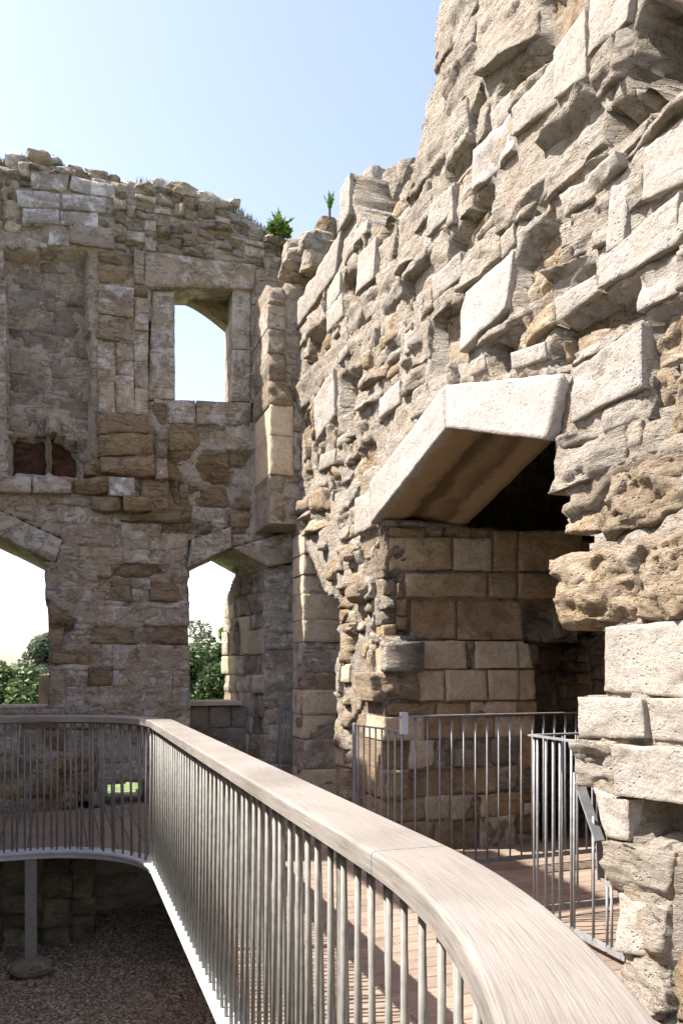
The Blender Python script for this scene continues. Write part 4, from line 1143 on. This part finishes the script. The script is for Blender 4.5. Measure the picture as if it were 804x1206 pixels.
bar((x2, 3.58, .86), (x2, 3.42, .60), .008, .06, 'sloping_plate', r2, side=(0, 0, 1))
bar((x2, 3.42, .60), (x2, 3.41, .40), .006, .045, 'plate', r2, side=(0, 1, 0))
bar((x2, 3.41, .40), (x2, 3.31, .385), .02, .014, 'step_rail', r2, 'steel')
for yy, zt2 in [(4.02,1.09),(3.985,1.09),(3.90,1.09),(3.83,1.09),(3.765,1.09),(3.66,1.09),(3.635,.93),(3.47,.72),(3.36,.39),(3.325,.39)]:
    bar((x2, yy, .066), (x2, yy, zt2), .015, None, 'bar', r2, n=8)
xx = 2.76
while xx < 3.6:
    bar((xx, y2, .066), (xx, y2, 1.09), .014, None, 'bar', r2, n=8); xx += .11

# iron gate in the corner beyond the balustrade
gt = thing('iron_gate', 'narrow dark iron gate in the shaded corner by the door jamb', 'gate', (2.45, 8.72, 0))
gp = [on_y(328, 900, 8.72)[0], on_y(346, 900, 8.72)[0]+.15]
gtop = on_y(335, 832, 8.72)[1]
bar((gp[0], 8.72, gtop), (gp[1], 8.72, gtop), .02, .03, 'top_rail', gt, 'bal')
bar((gp[0], 8.72, .08), (gp[1], 8.72, .08), .03, .02, 'bottom_rail', gt, 'bal')
bar((gp[0]+.015, 8.722, .0), (gp[0]+.015, 8.722, gtop+.02), .03, .03, 'hanging_stile', gt, 'bal')
x = gp[0]+.065
while x < gp[1]:
    bar((x, 8.72, .085), (x, 8.72, gtop-.01), .014, None, 'bar', gt, 'bal', n=8); x += .045

# ================================================================== PLANTS
def leaf_mat(name, c0, c1, c2):
    m, n, b = new_mat(name); L = n.links.new
    tc = N(n, 'ShaderNodeTexCoord')
    v = N(n, 'ShaderNodeTexNoise'); v.inputs['Scale'].default_value = 2.2; v.inputs['Detail'].default_value = 8; v.inputs['Roughness'].default_value = .7; L(tc.outputs['Object'], v.inputs['Vector'])
    r_ = ramp(n, [(.32, c0), (.5, c1), (.68, c2)]); L(v.outputs[0], r_.inputs[0])
    L(r_.outputs[0], b.inputs['Base Color']); b.inputs['Roughness'].default_value = .55
    tr = N(n, 'ShaderNodeBsdfTranslucent'); L(r_.outputs[0], tr.inputs[0])
    ms = N(n, 'ShaderNodeMixShader'); ms.inputs[0].default_value = .3
    out = [x for x in n.nodes if x.type == 'OUTPUT_MATERIAL'][0]
    L(b.outputs[0], ms.inputs[1]); L(tr.outputs[0], ms.inputs[2]); L(ms.outputs[0], out.inputs[0])
    return m
M['leaf'] = leaf_mat('leaf', (.045,.08,.025), (.085,.13,.04), (.15,.20,.075))
M['leaf_dark'] = leaf_mat('leaf_dark', (.03,.06,.02), (.06,.10,.032), (.11,.16,.06))
M['leaf_grey'] = leaf_mat('leaf_grey', (.07,.095,.06), (.11,.14,.09), (.17,.20,.14))
M['fern'] = leaf_mat('fern', (.07,.13,.02), (.12,.20,.035), (.18,.26,.06))
m, n, b = new_mat('bark'); b.inputs['Base Color'].default_value = (.09,.065,.045,1); b.inputs['Roughness'].default_value = .95; M['bark'] = m
def leaves(clumps, per, size, seed, flat=.5):
    r = np.random.default_rng(seed)
    C = []; 
    for (c, rad) in clumps:
        d = r.normal(size=(per, 3)); d /= np.linalg.norm(d, axis=1)[:, None]
        C.append(np.array(c)+d*(rad*r.uniform(.55, 1.08, per)**.6)[:, None]*np.array([1, 1, .85]))
    C = np.concatenate(C); n = len(C)
    a = r.normal(size=(n, 3)); a[:, 2] *= flat; a /= np.linalg.norm(a, axis=1)[:, None]
    bb = np.cross(a, r.normal(size=(n, 3))); bb /= np.linalg.norm(bb, axis=1)[:, None]
    s = size*r.uniform(.6, 1.3, n)[:, None]
    V = np.stack([C-a*s, C+bb*s*.45, C+a*s, C-bb*s*.45], 1).reshape(-1, 3)
    return V, np.arange(n*4).reshape(-1, 4)
def tree(name, label, base, height, width, mat, seed, ncl=26, per=420, size=.07, group=None, low=.15):
    r = random.Random(seed)
    t = thing(name, label, 'tree', base, group)
    mb = MB(); pts = []
    segs = 6
    for k in range(segs+1):
        f = k/segs; pts.append((.12*width*math.sin(f*2.1+seed), .1*width*math.cos(f*1.7+seed)-.1*width, height*.72*f))
    R = [max(.02, .055*height*(1-.8*k/segs)) for k in range(segs+1)]
    for k in range(segs):
        n_ = 8; V = []
        for q, (p, rr) in enumerate(((pts[k], R[k]), (pts[k+1], R[k+1]))):
            V += [(p[0]+rr*math.cos(6.283*i/n_), p[1]+rr*math.sin(6.283*i/n_), p[2]) for i in range(n_)]
        mb.add(V, [(i, (i+1) % n_, n_+(i+1) % n_, n_+i) for i in range(n_)])
    cl = []
    for k in range(ncl):
        f = r.uniform(low, 1); rad_here = width*.42*math.sqrt(max(.04, 1-max(0, (f-.35)/.65)**2.2))
        an = r.uniform(0, 6.283); q = r.uniform(.1, 1)**.6*rad_here
        c = (q*math.cos(an), q*math.sin(an), height*(.12+.84*f)-.1*height)
        cl.append((c, r.uniform(.14, .24)*width))
        b0 = pts[min(segs, int(f*segs*.8))]
        mb.bar(b0, c, .02*height*.35, n=5)
    mb.build('trunk', M['bark'], t, True)
    V, Q = leaves(cl, per, size, seed)
    link('crown', mesh_np('crown', V, Q, None, False), M[mat], t)
    return t
def tree_px(px, top_py, dist, width_px, mat, seed, name, label, zb=-.45, **kw):
    d = ray(px, top_py); P = d*dist
    tree(name, label, (P[0], P[1], zb), EYE+P[2]-zb, width_px/FPX*dist, mat, seed, **kw)
tree_px(6, 775, 16.0, 120, 'leaf', 3, 'tree', 'bushy green tree low in the lower left window', ncl=46, per=420, low=.05)
tree_px(58, 738, 19.0, 90, 'leaf_grey', 5, 'tree', 'taller grey green tree against the jamb in the lower left window', ncl=40, low=.05)
tree_px(-40, 742, 21.0, 100, 'leaf_dark', 7, 'tree', 'sparse tree at the left edge of the lower left window', ncl=18, per=160)
tree_px(246, 742, 17.0, 110, 'leaf_dark', 9, 'tree', 'dense dark green tree filling the lower right window', ncl=54, per=480, low=.05)
tree_px(234, 716, 24.0, 60, 'leaf_grey', 13, 'tree', 'pale thin tree top behind the dark tree in lower right window', ncl=18, per=130)
tree_px(270, 716, 21.0, 50, 'fern', 15, 'tree', 'bright green tree top at the right edge of the lower right window', ncl=20, per=260)
def tuft(name, label, base, size, nleaf, mat, seed, cat='plant', spread=1.0):
    r = random.Random(seed); t = thing(name, label, cat, base)
    mb = MB()
    for k in range(nleaf):
        an = r.uniform(0, 6.283); ln = size*r.uniform(.6, 1.15); w_ = ln*.09; lean = r.uniform(.15, .9)*spread
        prev = None
        for q in range(5):
            f = q/4; rad = ln*lean*f**1.4; z = ln*(f-.35*lean*f*f)
            c = (rad*math.cos(an), rad*math.sin(an), z); ww = w_*math.sin(math.pi*min(.98, .15+.85*f))
            e = [(c[0]-ww*math.sin(an), c[1]+ww*math.cos(an), c[2]), (c[0]+ww*math.sin(an), c[1]-ww*math.cos(an), c[2])]
            if prev: mb.add([prev[0], prev[1], e[1], e[0]], [(0, 1, 2, 3)])
            if q in (1, 2, 3):
                for sgn in (-1, 1):
                    tip = (c[0]-sgn*ln*.17*math.sin(an)+.05*ln*math.cos(an), c[1]+sgn*ln*.17*math.cos(an)+.05*ln*math.sin(an), c[2]+ln*.05)
                    mb.add([c, (c[0]+.05*ln*math.cos(an), c[1]+.05*ln*math.sin(an), c[2]+.02*ln), tip], (), [(0, 1, 2)])
            prev = e
    mb.build('leaves', M[mat], t)
    mb = MB(); mb.bar((0, 0, -.08), (0, 0, .03), .03, n=6); mb.build('root', M['bark'], t)
    return t
x, z = on_y(329, 276, 8.75); tuft('fern', 'bright green fern growing on the wall head above the corner', (x, 8.75, z), .24, 46, 'fern', 4)
fern = [o for o in COL.objects if o.name == 'fern'][0]
V, Q = leaves([((0, 0, .08), .10), ((.06, 0, .05), .08), ((-.06, 0, .06), .08)], 110, .04, 21)
link('leaf_clump', mesh_np('leaf_clump', V, Q, None, False), M['fern'], fern)
y, z = on_x(388, 249, 2.75); tuft('weed', 'small sparse yellow green weed on the broken wall head', (2.75, y, z), .2, 9, 'fern', 6, spread=.8)
# dark turf along the head of the window wall
mo = MB()
for k in range(1500):
    px = random.choice([random.uniform(-10, 40), random.uniform(55, 75), random.uniform(110, 130), random.uniform(160, 320), random.uniform(240, 320)])
    py = np.interp(px, [p[0] for p in top], [p[1] for p in top])
    yy = YB+random.uniform(.12, .42); x, z = on_y(px, py, yy); z -= .03
    a = random.uniform(0, 6.28); hh = random.uniform(.05, .13); ww = .012
    mo.add([(x-ww*math.cos(a), yy-ww*math.sin(a), z), (x+ww*math.cos(a), yy+ww*math.sin(a), z), (x+random.uniform(-.04, .04), yy+random.uniform(-.04, .04), z+hh)], (), [(0, 1, 2)])
tag(mo.build('turf', M['leaf_dark']), 'dark turf growing along the ragged head of the shaded wall', 'grass', kind='stuff')

# ------------------------------------------------------------------ parts keep their place under a moved parent
for o in COL.objects:
    p = o.parent
    if p is not None and p in (fw, bw, lw, fo, fo2, bal) and o.type == 'MESH':
        o.location = -p.location
